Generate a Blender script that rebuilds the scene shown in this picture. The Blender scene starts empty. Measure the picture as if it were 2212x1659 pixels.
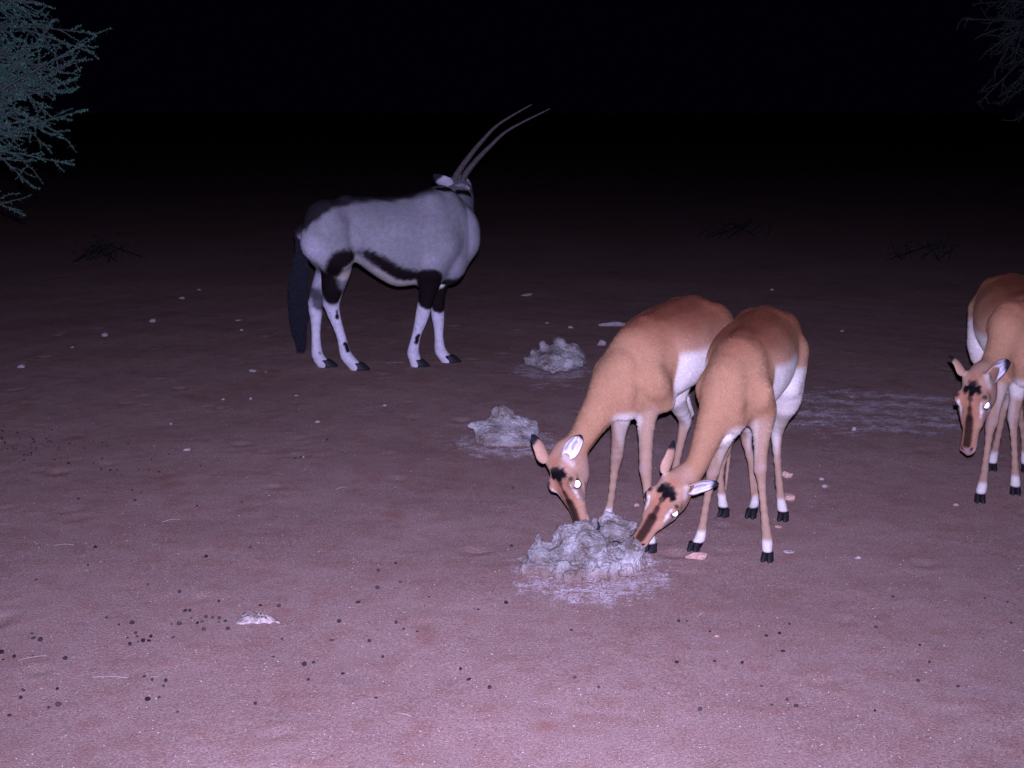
import bpy, bmesh, math, random
import numpy as np
from mathutils import Vector, Matrix, noise as mnoise

random.seed(7)
rng = np.random.default_rng(7)
scene = bpy.context.scene
col = scene.collection

# ------------------------------------------------------------------ camera
CAM_H = 1.7
FOC = 1300.0                                   # focal length in pixels of a 1024 wide picture
PITCH = math.atan(274.0 / FOC)
cam_d = bpy.data.cameras.new('camera')
cam = bpy.data.objects.new('camera', cam_d)
col.objects.link(cam)
cam.location = (0, 0, CAM_H)
cam.rotation_euler = (math.pi / 2 - PITCH, 0, 0)
cam_d.sensor_fit = 'HORIZONTAL'
cam_d.sensor_width = 36.0
cam_d.lens = FOC / 1024.0 * 36.0
cam_d.clip_start = 0.05
cam_d.clip_end = 2000
scene.camera = cam
scene.render.resolution_x = 1024
scene.render.resolution_y = 768

# ------------------------------------------------------------------ night sky
world = bpy.data.worlds.new('World')
scene.world = world
world.use_nodes = True
wn = world.node_tree
bg = wn.nodes['Background']
sky_t = wn.nodes.new('ShaderNodeTexSky')
sky_t.sky_type = 'NISHITA'
sky_t.sun_disc = False
sky_t.sun_elevation = math.radians(-7)
sky_t.sun_rotation = math.radians(180)
wn.links.new(sky_t.outputs[0], bg.inputs[0])
bg.inputs[1].default_value = 0.10
glow = wn.nodes.new('ShaderNodeMix'); glow.data_type = 'RGBA'; glow.blend_type = 'ADD'      # faint night airglow
glow.inputs[0].default_value = 1.0
wn.links.new(sky_t.outputs[0], glow.inputs[6])
glow.inputs[7].default_value = (0.0045, 0.0022, 0.015, 1)
wn.links.new(glow.outputs[2], bg.inputs[0])

# ------------------------------------------------------------------ the trail camera's flash, just above its lens
fl_d = bpy.data.lights.new('camera_flash', 'SPOT')
fl = bpy.data.objects.new('camera_flash', fl_d)
col.objects.link(fl)
fl.location = (0.01, 0.0, CAM_H + 0.075)
fl.rotation_euler = (math.pi / 2 - PITCH + math.radians(9), 0, math.radians(1))
fl_d.energy = 2650.0
fl_d.color = (0.86, 0.82, 1.72)
fl_d.spot_size = math.radians(98)
fl_d.spot_blend = 1.0
fl_d.shadow_soft_size = 0.014

vs = scene.view_settings
vs.view_transform = 'Standard'
vs.look = 'None'
vs.exposure = 0.0
vs.gamma = 1.0
vs.use_curve_mapping = False

# ------------------------------------------------------------------ picture pixel -> place
def ray(sx, sy):
    u = (sx / 3.1875 - 512) / FOC
    v = -(sy / 3.1875 - 384) / FOC
    c, s = math.cos(PITCH), math.sin(PITCH)
    return (u, c + v * s, -s + v * c)

def P(sx, sy, Y):
    r = ray(sx, sy); t = Y / r[1]
    return np.array((r[0] * t, Y, CAM_H + r[2] * t))

def G(sx, sy):
    r = ray(sx, sy); t = CAM_H / -r[2]
    return np.array((r[0] * t, r[1] * t, 0.0))

def crop(x0, y0, s):
    return (lambda cx, cy, Y: P(x0 + cx * s, y0 + cy * s, Y)), (lambda cx, cy: G(x0 + cx * s, y0 + cy * s))

c1, g1 = crop(850, 280, 1000 / 1746)
c2, g2 = crop(1650, 880, 1000 / 2212)
c3, g3 = crop(1600, 1250, 1000 / 2212)
c4, g4 = crop(2900, 820, 364 / 736)
c5, g5 = crop(1650, 1350, 700 / 2111)
c6, g6 = crop(1450, 950, 700 / 2111)
c7, g7 = crop(2080, 1150, 540 / 1378)
c8, g8 = crop(900, 800, 600 / 2212)
c9, g9 = crop(0, 0, 500 / 1152)
hC, _ = crop(2980, 1100, 284 / 1178)

def gz(x, y):
    """height of the sand"""
    return (0.006 * np.sin(1.9 * x + 0.7 * y + 0.4) * np.sin(1.3 * y - 0.5 * x)
            + 0.003 * np.sin(5.1 * x - 2.3 * y) * np.sin(4.3 * y + 1.7 * x + 1.0)
            + 0.0015 * np.sin(13.0 * x + 3.0 * y) * np.sin(11.0 * y - 5.0 * x))

# ------------------------------------------------------------------ small helpers
def nrm(v):
    v = np.asarray(v, float)
    return v / (np.linalg.norm(v) + 1e-12)

def mesh_obj(name, verts, faces, mat=None, parent=None, base=None, smooth=True, cols=None):
    v = np.asarray(verts, float)
    if base is not None:
        v = v - np.asarray(base)[None, :]
    me = bpy.data.meshes.new(name)
    me.from_pydata(v.tolist(), [], faces if isinstance(faces, list) else faces.tolist())
    if smooth:
        me.polygons.foreach_set('use_smooth', [True] * len(me.polygons))
    if cols is not None:
        a = me.color_attributes.new('Col', 'FLOAT_COLOR', 'POINT')
        c4_ = np.ones((len(v), 4), np.float32); c4_[:, :3] = cols
        a.data.foreach_set('color', c4_.ravel())
    me.update()
    o = bpy.data.objects.new(name, me)
    col.objects.link(o)
    if mat: me.materials.append(mat)
    if parent: o.parent = parent
    return o

def tag(o, label=None, cat=None, group=None, kind=None):
    if label: o['label'] = label
    if cat: o['category'] = cat
    if group: o['group'] = group
    if kind: o['kind'] = kind
    return o

def empty(name, loc):
    o = bpy.data.objects.new(name, None)
    o.empty_display_size = 0.1
    o.location = [float(q) for q in loc]
    col.objects.link(o)
    return o

# ------------------------------------------------------------------ materials
def new_mat(name):
    m = bpy.data.materials.new(name); m.use_nodes = True
    nt = m.node_tree
    return m, nt, nt.nodes['Principled BSDF']

def N(nt, kind, **kw):
    n = nt.nodes.new(kind)
    for k, v in kw.items():
        if k.startswith('i_'):
            n.inputs[k[2:].replace('_', ' ')].default_value = v
        else:
            setattr(n, k, v)
    return n

def mix(nt, fac, a, b, mode='MIX'):
    m = nt.nodes.new('ShaderNodeMix'); m.data_type = 'RGBA'; m.blend_type = mode
    for sock, val in ((m.inputs[0], fac), (m.inputs[6], a), (m.inputs[7], b)):
        if hasattr(val, 'is_linked'): nt.links.new(val, sock)
        else:
            sock.default_value = val if not isinstance(val, tuple) else (*val, 1.0)[:4]
    return m.outputs[2]

def ramp(nt, src, stops):
    r = nt.nodes.new('ShaderNodeValToRGB')
    el = r.color_ramp.elements
    while len(el) < len(stops): el.new(0.5)
    for e, (p, c) in zip(el, stops):
        e.position = p
        e.color = (c, c, c, 1) if not isinstance(c, tuple) else (*c, 1)
    nt.links.new(src, r.inputs[0])
    return r.outputs[0]

def noise_n(nt, vec, scale, detail=4.0, rough=0.55):
    n = N(nt, 'ShaderNodeTexNoise')
    n.inputs['Scale'].default_value = scale
    n.inputs['Detail'].default_value = detail
    n.inputs['Roughness'].default_value = rough
    nt.links.new(vec, n.inputs['Vector'])
    return n.outputs[0]

def bump(nt, bsdf, height, strength, dist):
    b = N(nt, 'ShaderNodeBump')
    b.inputs['Strength'].default_value = strength
    b.inputs['Distance'].default_value = dist
    nt.links.new(height, b.inputs['Height'])
    nt.links.new(b.outputs[0], bsdf.inputs['Normal'])

def fur_mat(name, var=0.22):
    m, nt, b = new_mat(name)
    a = N(nt, 'ShaderNodeAttribute', attribute_name='Col')
    tc = N(nt, 'ShaderNodeTexCoord')
    n1 = noise_n(nt, tc.outputs['Object'], 26.0, 4)
    n2 = noise_n(nt, tc.outputs['Object'], 330.0, 3)
    k1 = ramp(nt, n1, [(0.3, 1 - var), (0.7, 1 + var * 0.35)])
    k2 = ramp(nt, n2, [(0.3, 0.72), (0.7, 1.12)])
    c = mix(nt, 1.0, a.outputs[0], k1, 'MULTIPLY')
    c = mix(nt, 1.0, c, k2, 'MULTIPLY')
    nt.links.new(c, b.inputs['Base Color'])
    b.inputs['Roughness'].default_value = 0.9
    b.inputs['Specular IOR Level'].default_value = 0.03
    bump(nt, b, n2, 0.5, 0.004)
    return m

def plain_mat(name, c, rough=0.6, spec=0.3, scale=120.0, var=0.35, bs=0.3, bd=0.003):
    m, nt, b = new_mat(name)
    tc = N(nt, 'ShaderNodeTexCoord')
    n1 = noise_n(nt, tc.outputs['Object'], scale, 5)
    k = ramp(nt, n1, [(0.3, 1 - var), (0.72, 1 + var)])
    nt.links.new(mix(nt, 1.0, (*c, 1.0), k, 'MULTIPLY'), b.inputs['Base Color'])
    b.inputs['Roughness'].default_value = rough
    b.inputs['Specular IOR Level'].default_value = spec
    bump(nt, b, n1, bs, bd)
    return m

def attr_mat(name, rough=0.8, spec=0.2, scale=90.0, var=0.3, bs=0.4, bd=0.004):
    m, nt, b = new_mat(name)
    a = N(nt, 'ShaderNodeAttribute', attribute_name='Col')
    tc = N(nt, 'ShaderNodeTexCoord')
    n1 = noise_n(nt, tc.outputs['Object'], scale, 5)
    k = ramp(nt, n1, [(0.3, 1 - var), (0.72, 1 + var)])
    nt.links.new(mix(nt, 1.0, a.outputs[0], k, 'MULTIPLY'), b.inputs['Base Color'])
    b.inputs['Roughness'].default_value = rough
    b.inputs['Specular IOR Level'].default_value = spec
    bump(nt, b, n1, bs, bd)
    return m

M_FUR = fur_mat('impala_coat', 0.10)
M_ORYX = fur_mat('oryx_coat', 0.2)
M_HAIR = attr_mat('short_hair', 0.85, 0.04, 60.0, 0.1, 0.0, 0.001)
M_EAR = attr_mat('ear_skin', 0.85, 0.05, 180.0, 0.2, 0.5, 0.003)
M_HOOF = plain_mat('hoof_horn', (0.014, 0.012, 0.012), 0.55, 0.15, 160.0, 0.4, 0.2, 0.002)
M_HORN = plain_mat('oryx_horn', (0.055, 0.042, 0.036), 0.6, 0.15, 60.0, 0.4, 0.5, 0.004)
M_TAIL = plain_mat('tail_hair', (0.010, 0.010, 0.012), 0.8, 0.05, 60.0, 0.5, 0.0, 0.001)

def eye_mats():
    m, nt, b = new_mat('eyeball_dark')
    b.inputs['Base Color'].default_value = (0.008, 0.006, 0.008, 1)
    b.inputs['Roughness'].default_value = 0.12
    t, nt, b = new_mat('tapetum_mirror')
    b.inputs['Base Color'].default_value = (0.95, 0.95, 0.98, 1)
    b.inputs['Metallic'].default_value = 1.0
    b.inputs['Roughness'].default_value = 0.42
    return m, t
M_EYE, M_TAPETUM = eye_mats()

# ------------------------------------------------------------------ implicit bodies
def sstep(a, b, x):
    t = np.clip((x - a) / (b - a), 0, 1)
    return t * t * (3 - 2 * t)

def catmull(rows, sub):
    R = np.asarray(rows, float)
    if sub < 2: return R
    out = []
    n = len(R)
    for i in range(n - 1):
        p0, p1, p2, p3 = R[max(i - 1, 0)], R[i], R[i + 1], R[min(i + 2, n - 1)]
        for j in range(sub):
            t = j / sub
            out.append(0.5 * (2 * p1 + (p2 - p0) * t + (2 * p0 - 5 * p1 + 4 * p2 - p3) * t * t + (3 * p1 - p0 - 3 * p2 + p3) * t ** 3))
    out.append(R[-1])
    return np.array(out)

class Body:
    def __init__(self, lo, hi, h):
        self.lo = np.asarray(lo, float); self.h = h
        self.n = np.ceil((np.asarray(hi) - self.lo) / h).astype(int) + 1
        self.f = np.full(self.n, 0.6, np.float32)
        self.ax = [(self.lo[i] + np.arange(self.n[i]) * h).astype(np.float32) for i in range(3)]

    def _sub(self, a, b, pad):
        i0 = np.clip(np.floor((np.minimum(a, b) - pad - self.lo) / self.h).astype(int), 0, self.n)
        i1 = np.clip(np.ceil((np.maximum(a, b) + pad - self.lo) / self.h).astype(int) + 1, 0, self.n)
        if np.any(i1 <= i0): return None
        sl = tuple(slice(i0[i], i1[i]) for i in range(3))
        X = self.ax[0][sl[0]][:, None, None]; Y = self.ax[1][sl[1]][None, :, None]; Z = self.ax[2][sl[2]][None, None, :]
        return sl, X, Y, Z

    def _union(self, sl, d, k, neg=False):
        f = self.f[sl]
        if neg:
            d = -d
            h = np.maximum(k - np.abs(f - d), 0) / k
            self.f[sl] = np.maximum(f, d) + h * h * k * 0.25
        else:
            h = np.maximum(k - np.abs(f - d), 0) / k
            self.f[sl] = np.minimum(f, d) - h * h * k * 0.25

    def seg(self, a, b, ra, rb, k=0.02, neg=False):
        a = np.asarray(a, float); b = np.asarray(b, float)
        q = self._sub(a, b, max(ra, rb) + k + 4 * self.h)
        if q is None: return
        sl, X, Y, Z = q
        ab = b - a; L2 = float(ab @ ab) + 1e-12
        t = np.clip(((X - a[0]) * ab[0] + (Y - a[1]) * ab[1] + (Z - a[2]) * ab[2]) / L2, 0, 1)
        d = np.sqrt((X - a[0] - t * ab[0]) ** 2 + (Y - a[1] - t * ab[1]) ** 2 + (Z - a[2] - t * ab[2]) ** 2) - (ra + (rb - ra) * t)
        self._union(sl, d, k, neg)

    def tube(self, pts, k=0.02, sub=3, kin=0.012):
        """pts: (x,y,z,r) rows; a chain of round cones, built apart and blended in once"""
        R = catmull([list(p[0]) + [p[1]] for p in pts], sub)
        lo = R[:, :3].min(0); hi = R[:, :3].max(0)
        pad = R[:, 3].max() + k + 4 * self.h
        q = self._sub(lo, hi, pad)
        if q is None: return
        sl, X, Y, Z = q
        acc = np.full(self.f[sl].shape, 0.6, np.float32)
        keep = self.f; klo = self.lo; kn = self.n; kax = self.ax
        self.f = acc; self.lo = np.array([self.ax[i][sl[i]][0] for i in range(3)], float); self.n = np.array(acc.shape)
        self.ax = [kax[i][sl[i]] for i in range(3)]
        for i in range(len(R) - 1):
            self.seg(R[i, :3], R[i + 1, :3], R[i, 3], R[i + 1, 3], kin)
        self.f = keep; self.lo = klo; self.n = kn; self.ax = kax
        self._union(sl, acc, k)

    def ell(self, c, rad, k=0.03, rot=None, neg=False):
        c = np.asarray(c, float); rad = np.asarray(rad, float)
        q = self._sub(c, c, rad.max() + k + 4 * self.h)
        if q is None: return
        sl, X, Y, Z = q
        dx, dy, dz = X - c[0], Y - c[1], Z - c[2]
        if rot is None: u, v, w = dx, dy, dz
        else:
            u = dx * rot[0][0] + dy * rot[0][1] + dz * rot[0][2]
            v = dx * rot[1][0] + dy * rot[1][1] + dz * rot[1][2]
            w = dx * rot[2][0] + dy * rot[2][1] + dz * rot[2][2]
        qq = np.sqrt((u / rad[0]) ** 2 + (v / rad[1]) ** 2 + (w / rad[2]) ** 2) + 1e-6
        r = np.sqrt(u * u + v * v + w * w)
        d = np.where(qq < 0.3, -rad.min() * (1 - qq), r * (1 - 1 / qq))
        self._union(sl, d.astype(np.float32), k, neg)

    def loft(self, secs, up, k=0.03, sub=3):
        """secs: (point, half width, radius up, radius down[, up hint])"""
        rows = []
        for s in secs:
            u = s[4] if len(s) > 4 else up
            rows.append(list(s[0]) + [s[1], s[2], s[3]] + list(u))
        R = catmull(rows, sub)
        lo = R[:, :3].min(0); hi = R[:, :3].max(0)
        q = self._sub(lo, hi, R[:, 3:6].max() + k + 4 * self.h)
        sl, X, Y, Z = q
        full = np.full(self.f[sl].shape, 0.6, np.float32)
        off = np.array([sl[i].start for i in range(3)])
        for i in range(len(R) - 1):
            a, b = R[i], R[i + 1]
            q2 = self._sub(a[:3], b[:3], max(a[3:6].max(), b[3:6].max()) + k + 3 * self.h)
            if q2 is None: continue
            s2, X, Y, Z = q2
            s3 = tuple(slice(s2[j].start - off[j], s2[j].stop - off[j]) for j in range(3))
            # keep inside the loft's own block
            ok = True
            for j in range(3):
                if s3[j].start < 0 or s3[j].stop > full.shape[j]: ok = False
            if not ok:
                lo_i = [max(s3[j].start, 0) for j in range(3)]; hi_i = [min(s3[j].stop, full.shape[j]) for j in range(3)]
                s3 = tuple(slice(lo_i[j], hi_i[j]) for j in range(3))
                X = self.ax[0][lo_i[0] + off[0]:hi_i[0] + off[0]][:, None, None]
                Y = self.ax[1][lo_i[1] + off[1]:hi_i[1] + off[1]][None, :, None]
                Z = self.ax[2][lo_i[2] + off[2]:hi_i[2] + off[2]][None, None, :]
            ab = b[:3] - a[:3]; L = np.linalg.norm(ab) + 1e-9; d_ = ab / L
            uu = (a[6:9] + b[6:9]) * 0.5
            uu = nrm(uu - (uu @ d_) * d_); ss = np.cross(uu, d_)
            dx, dy, dz = X - a[0], Y - a[1], Z - a[2]
            s = dx * d_[0] + dy * d_[1] + dz * d_[2]
            t = np.clip(s / L, 0, 1)
            w = s - t * L
            v = dx * uu[0] + dy * uu[1] + dz * uu[2]
            u = dx * ss[0] + dy * ss[1] + dz * ss[2]
            aa = a[3] + (b[3] - a[3]) * t
            bb = np.where(v > 0, a[4] + (b[4] - a[4]) * t, a[5] + (b[5] - a[5]) * t)
            mn = np.minimum(aa, bb)
            qq = np.sqrt((u / aa) ** 2 + (v / bb) ** 2 + (w / mn) ** 2) + 1e-6
            r = np.sqrt(u * u + v * v + w * w)
            d = np.where(qq < 0.3, -mn * (1 - qq), r * (1 - 1 / qq)).astype(np.float32)
            full[s3] = np.minimum(full[s3], d)
        self._union(sl, full, k)

    def trunk(self, o, ax, secs, k=0.02, p=2.3):
        """straight generalised cylinder: rows (x along ax from o, z, side shift, half width, up, down)"""
        ax = nrm(ax); up = np.array((0, 0, 1.0)); sd = np.cross(up, ax)
        R = catmull(secs, 24)
        xs = np.maximum.accumulate(R[:, 0] + np.arange(len(R)) * 1e-9)
        lo_ = np.asarray(o) + ax * xs[0]; hi_ = np.asarray(o) + ax * xs[-1]
        a = np.minimum(lo_, hi_); b = np.maximum(lo_, hi_)
        a[2] = R[:, 1].min(); b[2] = R[:, 1].max()
        sl, X, Y, Z = self._sub(a, b, R[:, 3:].max() + k + 4 * self.h)
        dx, dy, dz_ = X - o[0], Y - o[1], Z - o[2]
        x = (dx * ax[0] + dy * ax[1])                       # (nx, ny, 1)
        xc = np.clip(x, xs[0], xs[-1]); w = x - xc
        g = lambda j: np.interp(xc, xs, R[:, j]).astype(np.float32)
        u = dx * sd[0] + dy * sd[1] - g(2)
        v = Z - g(1)
        A = g(3); bb = np.where(v > 0, g(4), g(5))
        mn = np.minimum(A, bb)
        pp = np.where(v > 0, 2.0, p)
        qq = ((np.abs(u) / A) ** pp + (np.abs(v) / bb) ** pp + (np.abs(w) / mn) ** pp) ** (1 / pp) + 1e-6
        r = np.sqrt(u * u + v * v + w * w)
        d = np.where(qq < 0.3, -mn * (1 - qq), r * (1 - 1 / qq)).astype(np.float32)
        self._union(sl, d, k)

    def mesh(self, smooth=3):
        f = self.f; n = self.n
        neg = f < 0
        c = neg[:-1, :-1, :-1].astype(np.int8)
        cnt = np.zeros(tuple(n - 1), np.int8)
        for dx in (0, 1):
            for dy in (0, 1):
                for dz in (0, 1):
                    cnt += neg[dx:n[0] - 1 + dx, dy:n[1] - 1 + dy, dz:n[2] - 1 + dz]
        act = (cnt > 0) & (cnt < 8)
        I = np.argwhere(act)
        idx = np.full(act.shape, -1, np.int64)
        idx[act] = np.arange(len(I))
        acc = np.zeros((len(I), 3)); num = np.zeros(len(I))
        corners = [np.array(q) for q in ((0, 0, 0), (1, 0, 0), (0, 1, 0), (1, 1, 0), (0, 0, 1), (1, 0, 1), (0, 1, 1), (1, 1, 1))]
        for a in range(8):
            for b in range(a + 1, 8):
                if np.abs(corners[a] - corners[b]).sum() != 1: continue
                A = I + corners[a]; B = I + corners[b]
                fa = f[A[:, 0], A[:, 1], A[:, 2]]; fb = f[B[:, 0], B[:, 1], B[:, 2]]
                m = (fa < 0) != (fb < 0)
                t = np.where(m, fa / np.where(m, fa - fb, 1), 0)
                p = corners[a] + t[:, None] * (corners[b] - corners[a])
                acc += np.where(m[:, None], p, 0); num += m
        V = self.lo + (I + acc / num[:, None]) * self.h
        faces = []
        for axis in range(3):
            o1, o2 = [q for q in range(3) if q != axis]
            s0 = [slice(None)] * 3; s1 = [slice(None)] * 3
            s0[axis] = slice(0, -1); s1[axis] = slice(1, None)
            a = neg[tuple(s0)]; b = neg[tuple(s1)]
            E_ = np.argwhere(a != b)
            E_ = E_[(E_[:, o1] > 0) & (E_[:, o2] > 0) & (E_[:, o1] < n[o1] - 1) & (E_[:, o2] < n[o2] - 1)]
            flip = a[E_[:, 0], E_[:, 1], E_[:, 2]]
            e1 = np.zeros(3, int); e1[o1] = 1
            e2 = np.zeros(3, int); e2[o2] = 1
            q = [E_ - e1 - e2, E_ - e2, E_, E_ - e1]
            ids = np.stack([idx[w[:, 0], w[:, 1], w[:, 2]] for w in q], 1)
            if axis == 1: flip = ~flip
            ids[~flip] = ids[~flip][:, ::-1]
            faces.append(ids)
        F = np.concatenate(faces)
        F = F[(F >= 0).all(1)]
        V = lap(V, F, smooth)
        return V, F

def lap(V, F, it, fac=0.5):
    e = np.concatenate([F[:, [0, 1]], F[:, [1, 2]], F[:, [2, 3]], F[:, [3, 0]]])
    n = len(V)
    deg = np.bincount(e[:, 0], minlength=n) + np.bincount(e[:, 1], minlength=n)
    for _ in range(it):
        S = np.zeros_like(V)
        for j in range(3):
            S[:, j] = np.bincount(e[:, 0], V[e[:, 1], j], n) + np.bincount(e[:, 1], V[e[:, 0], j], n)
        V = V + fac * (S / np.maximum(deg, 1)[:, None] - V)
    return V

def vnormals(V, F):
    nf = np.cross(V[F[:, 2]] - V[F[:, 0]], V[F[:, 3]] - V[F[:, 1]])
    out = np.zeros_like(V)
    for j in range(4):
        for a in range(3):
            out[:, a] += np.bincount(F[:, j], nf[:, a], len(V))
    return out / (np.linalg.norm(out, axis=1)[:, None] + 1e-12)

def capd(V, a, b):
    a = np.asarray(a, float); b = np.asarray(b, float)
    ab = b - a
    t = np.clip((V - a) @ ab / (ab @ ab + 1e-12), 0, 1)
    return np.linalg.norm(V - a - t[:, None] * ab, axis=1)

def nz(V, scale, seed=0.0):
    """cheap wavy noise for the edges of coat patches"""
    x, y, z = (V * scale + seed).T
    return (np.sin(x * 1.3 + 2.1 * np.sin(y * 0.9 + z)) + np.sin(y * 1.7 + 1.7 * np.sin(z * 1.1 - x)) + np.sin(z * 1.9 + 1.3 * np.sin(x * 1.2 + y))) / 3

def paint(V, C, pts, r, soft, colour, s=1.0, wob=0.0):
    pts = [np.asarray(p, float) for p in pts]
    if len(pts) == 1: pts = pts * 2
    d = np.min([capd(V, pts[i], pts[i + 1]) for i in range(len(pts) - 1)], axis=0)
    if wob: d = d + wob * nz(V, 90.0)
    w = (1 - sstep(r - soft, r + soft, d))[:, None] * s
    C[:] = C * (1 - w) + np.asarray(colour) * w

def blend(C, w, colour):
    w = np.clip(w, 0, 1)[:, None]
    C[:] = C * (1 - w) + np.asarray(colour) * w

def hair_coat(name, V, F, C, flow, count, length, width, parent, base, mask=None, lift=0.22):
    """short lying hair: one thin tapering blade per spot"""
    Nn = vnormals(V, F)
    area = np.linalg.norm(np.cross(V[F[:, 2]] - V[F[:, 0]], V[F[:, 3]] - V[F[:, 1]]), axis=1)
    if mask is not None: area = area * mask[F[:, 0]]
    f = rng.choice(len(F), count, p=area / area.sum())
    w = rng.random((count, 2))
    a, b, c, d = (V[F[f, j]] for j in range(4))
    p = (a * (1 - w[:, :1]) + b * w[:, :1]) * (1 - w[:, 1:]) + (d * (1 - w[:, :1]) + c * w[:, :1]) * w[:, 1:]
    n = Nn[F[f, 0]]
    fl_ = flow(p) + rng.normal(0, 0.25, (count, 3))
    fl_ = fl_ - (fl_ * n).sum(1)[:, None] * n
    fl_ /= np.linalg.norm(fl_, axis=1)[:, None] + 1e-9
    s = np.cross(n, fl_)
    L = length * (0.6 + 0.8 * rng.random(count))[:, None]
    tip = p + (fl_ + n * (lift + 0.12 * rng.random((count, 1)))) * L
    v = np.stack([p - s * width * 0.5 - n * 0.001, p + s * width * 0.5 - n * 0.001, tip], 1).reshape(-1, 3)
    fc = np.arange(count * 3).reshape(-1, 3)
    cc = C[F[f, 0]] * (0.62 + 0.68 * rng.random((count, 1)))
    return mesh_obj(name, v, fc, M_HAIR, parent, base, False, np.repeat(cc, 3, 0))

# ------------------------------------------------------------------ parts shared by the animals
def ear_mesh(base_p, tip, opening, width, fold, inner, outer, tipc, wob=0.0):
    """cupped leaf: narrow rolled foot, wide middle, pointed end"""
    base_p = np.asarray(base_p, float); tip = np.asarray(tip, float)
    ax = tip - base_p; L = np.linalg.norm(ax); ax = ax / L
    op = nrm(np.asarray(opening) - (np.asarray(opening) @ ax) * ax)
    sd = np.cross(ax, op)
    nu, nv = 22, 13
    V = []; C = []
    for layer in (0, 1):
        for i in range(nu + 1):
            t = i / nu
            w = width * 0.5 * (0.30 + 0.70 * math.sin(math.pi * min(1, (t * 0.93 + 0.03)) ** 0.8)) * (1 if t < 0.8 else math.sqrt(max(0, 1 - ((t - 0.8) / 0.2) ** 2)) * 0.96 + 0.04)
            roll = math.radians(92 - 36 * sstep(0, 0.55, np.float64(t)) - 8 * t) * fold
            for j in range(nv):
                s = -1 + 2 * j / (nv - 1)
                ang = s * roll
                r = w / max(math.sin(min(roll, 1.5)), 0.3)
                th = 0.0025 * (1 - t * 0.6) * (1 if layer else -0.0)
                rr = r + th
                off = sd * math.sin(ang) * rr + op * (r * math.cos(roll * 0.5) * 0.6 - math.cos(ang) * rr)
                bend = op * (-0.10 * L * t * t) + sd * wob * L * t * t
                V.append(base_p + ax * (L * t) + off + bend)
                if layer == 0:
                    line = 0.5 + 0.5 * math.sin(s * 13.0 + t * 5 + math.sin(t * 17) * 0.7)
                    cc = np.array(inner) * (0.62 + 0.38 * line if 0.15 < t < 0.86 and abs(s) < 0.7 else 1.0)
                    if abs(s) > 0.9: cc = np.array(outer) * (0.35 if t < .5 else .08)
                    if 0.2 < t < .72 and -.5 < s < -.2: cc = cc * .45
                    if 0.3 < t < .66 and .15 < s < .4: cc = cc * .6
                    w_ = sstep(0.76, 0.90, np.float64(t + .05 * abs(s)))
                else:
                    cc = np.array(outer)
                    w_ = sstep(0.68, 0.80, np.float64(t + 0.08 * abs(s)))
                C.append(cc * (1 - w_) + np.array(tipc) * w_)
    F = []
    m = (nu + 1) * nv
    for layer in (0, 1):
        for i in range(nu):
            for j in range(nv - 1):
                a = layer * m + i * nv + j
                q = [a, a + 1, a + nv + 1, a + nv]
                F.append(q if layer else q[::-1])
    for i in range(nu):
        for j in (0, nv - 1):
            a = i * nv + j
            q = [a, a + nv, m + a + nv, m + a]
            F.append(q if j else q[::-1])
    for j in range(nv - 1):
        a = nu * nv + j
        F.append([a, a + 1, m + a + 1, m + a])
    return np.array(V), F, np.array(C)

def hoof_mesh(c, fwd, h, w, l):
    """two claws side by side, sloping toes, from coronet to sole"""
    fwd = nrm((fwd[0], fwd[1], 0)); sd = np.array((-fwd[1], fwd[0], 0.0)); upv = np.array((0, 0, 1.0))
    V = []; F = []
    for s in (-1, 1):
        b0 = len(V)
        rings = [(0.0, 1.0, 0.0), (0.25, 1.0, -0.02), (0.65, 0.86, -0.12), (1.0, 0.70, -0.22), (1.12, 0.55, -0.24)]
        nseg = 12
        for (z, sc, sh) in rings:
            for q in range(nseg):
                a = 2 * math.pi * q / nseg
                x = math.cos(a); y = math.sin(a)
                lx = l * 0.5 * sc * (x if x < 0 else x * 1.15) + sh * l
                if x > 0: y *= (1 - 0.35 * x)
                ly = w * 0.285 * (0.9 + 0.1 * sc) * y + s * w * (0.27 - 0.075 * min(z, 1)) + s * 0.015 * w * (1 - z) * max(x, 0)
                V.append(np.asarray(c) + fwd * lx + sd * ly + upv * (h * z))
        for r in range(len(rings) - 1):
            for q in range(nseg):
                a = b0 + r * nseg + q; b = b0 + r * nseg + (q + 1) % nseg
                F.append([a, b, b + nseg, a + nseg])
        F.append([b0 + q for q in range(nseg)][::-1])
        F.append([b0 + (len(rings) - 1) * nseg + q for q in range(nseg)])
    return np.array(V), F

def eye_parts(parent, base, c, look, r, pr):
    """dark ball with a pale mirror-backed pupil that looks towards the flash"""
    look = nrm(look)
    t = nrm(np.cross(look, (0.1, 0.2, 1.0))); b = np.cross(look, t)
    V = []; F = []
    nu, nv = 10, 16
    for i in range(nu + 1):
        th = math.pi * i / nu
        for j in range(nv):
            ph = 2 * math.pi * j / nv
            V.append(np.asarray(c) + r * (look * math.cos(th) + math.sin(th) * (t * math.cos(ph) + b * math.sin(ph))))
    for i in range(nu):
        for j in range(nv):
            F.append([i * nv + j, (i + 1) * nv + j, (i + 1) * nv + (j + 1) % nv, i * nv + (j + 1) % nv])
    e = mesh_obj('eye', V, F, M_EYE, parent, base)
    V = []; F = []
    R = 0.05
    for i in range(6):
        q = pr * i / 5
        z = (R * R - q * q) ** 0.5 - R
        for j in range(16):
            ph = 2 * math.pi * j / 16
            V.append(np.asarray(c) + look * (r + 0.0012 + z) + q * (t * math.cos(ph) * 0.92 + b * math.sin(ph)))
    for i in range(5):
        for j in range(16):
            F.append([i * 16 + j, (i + 1) * 16 + j, (i + 1) * 16 + (j + 1) % 16, i * 16 + (j + 1) % 16])
    mesh_obj('pupil', V, F, M_TAPETUM, e, base)
    return e

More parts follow.
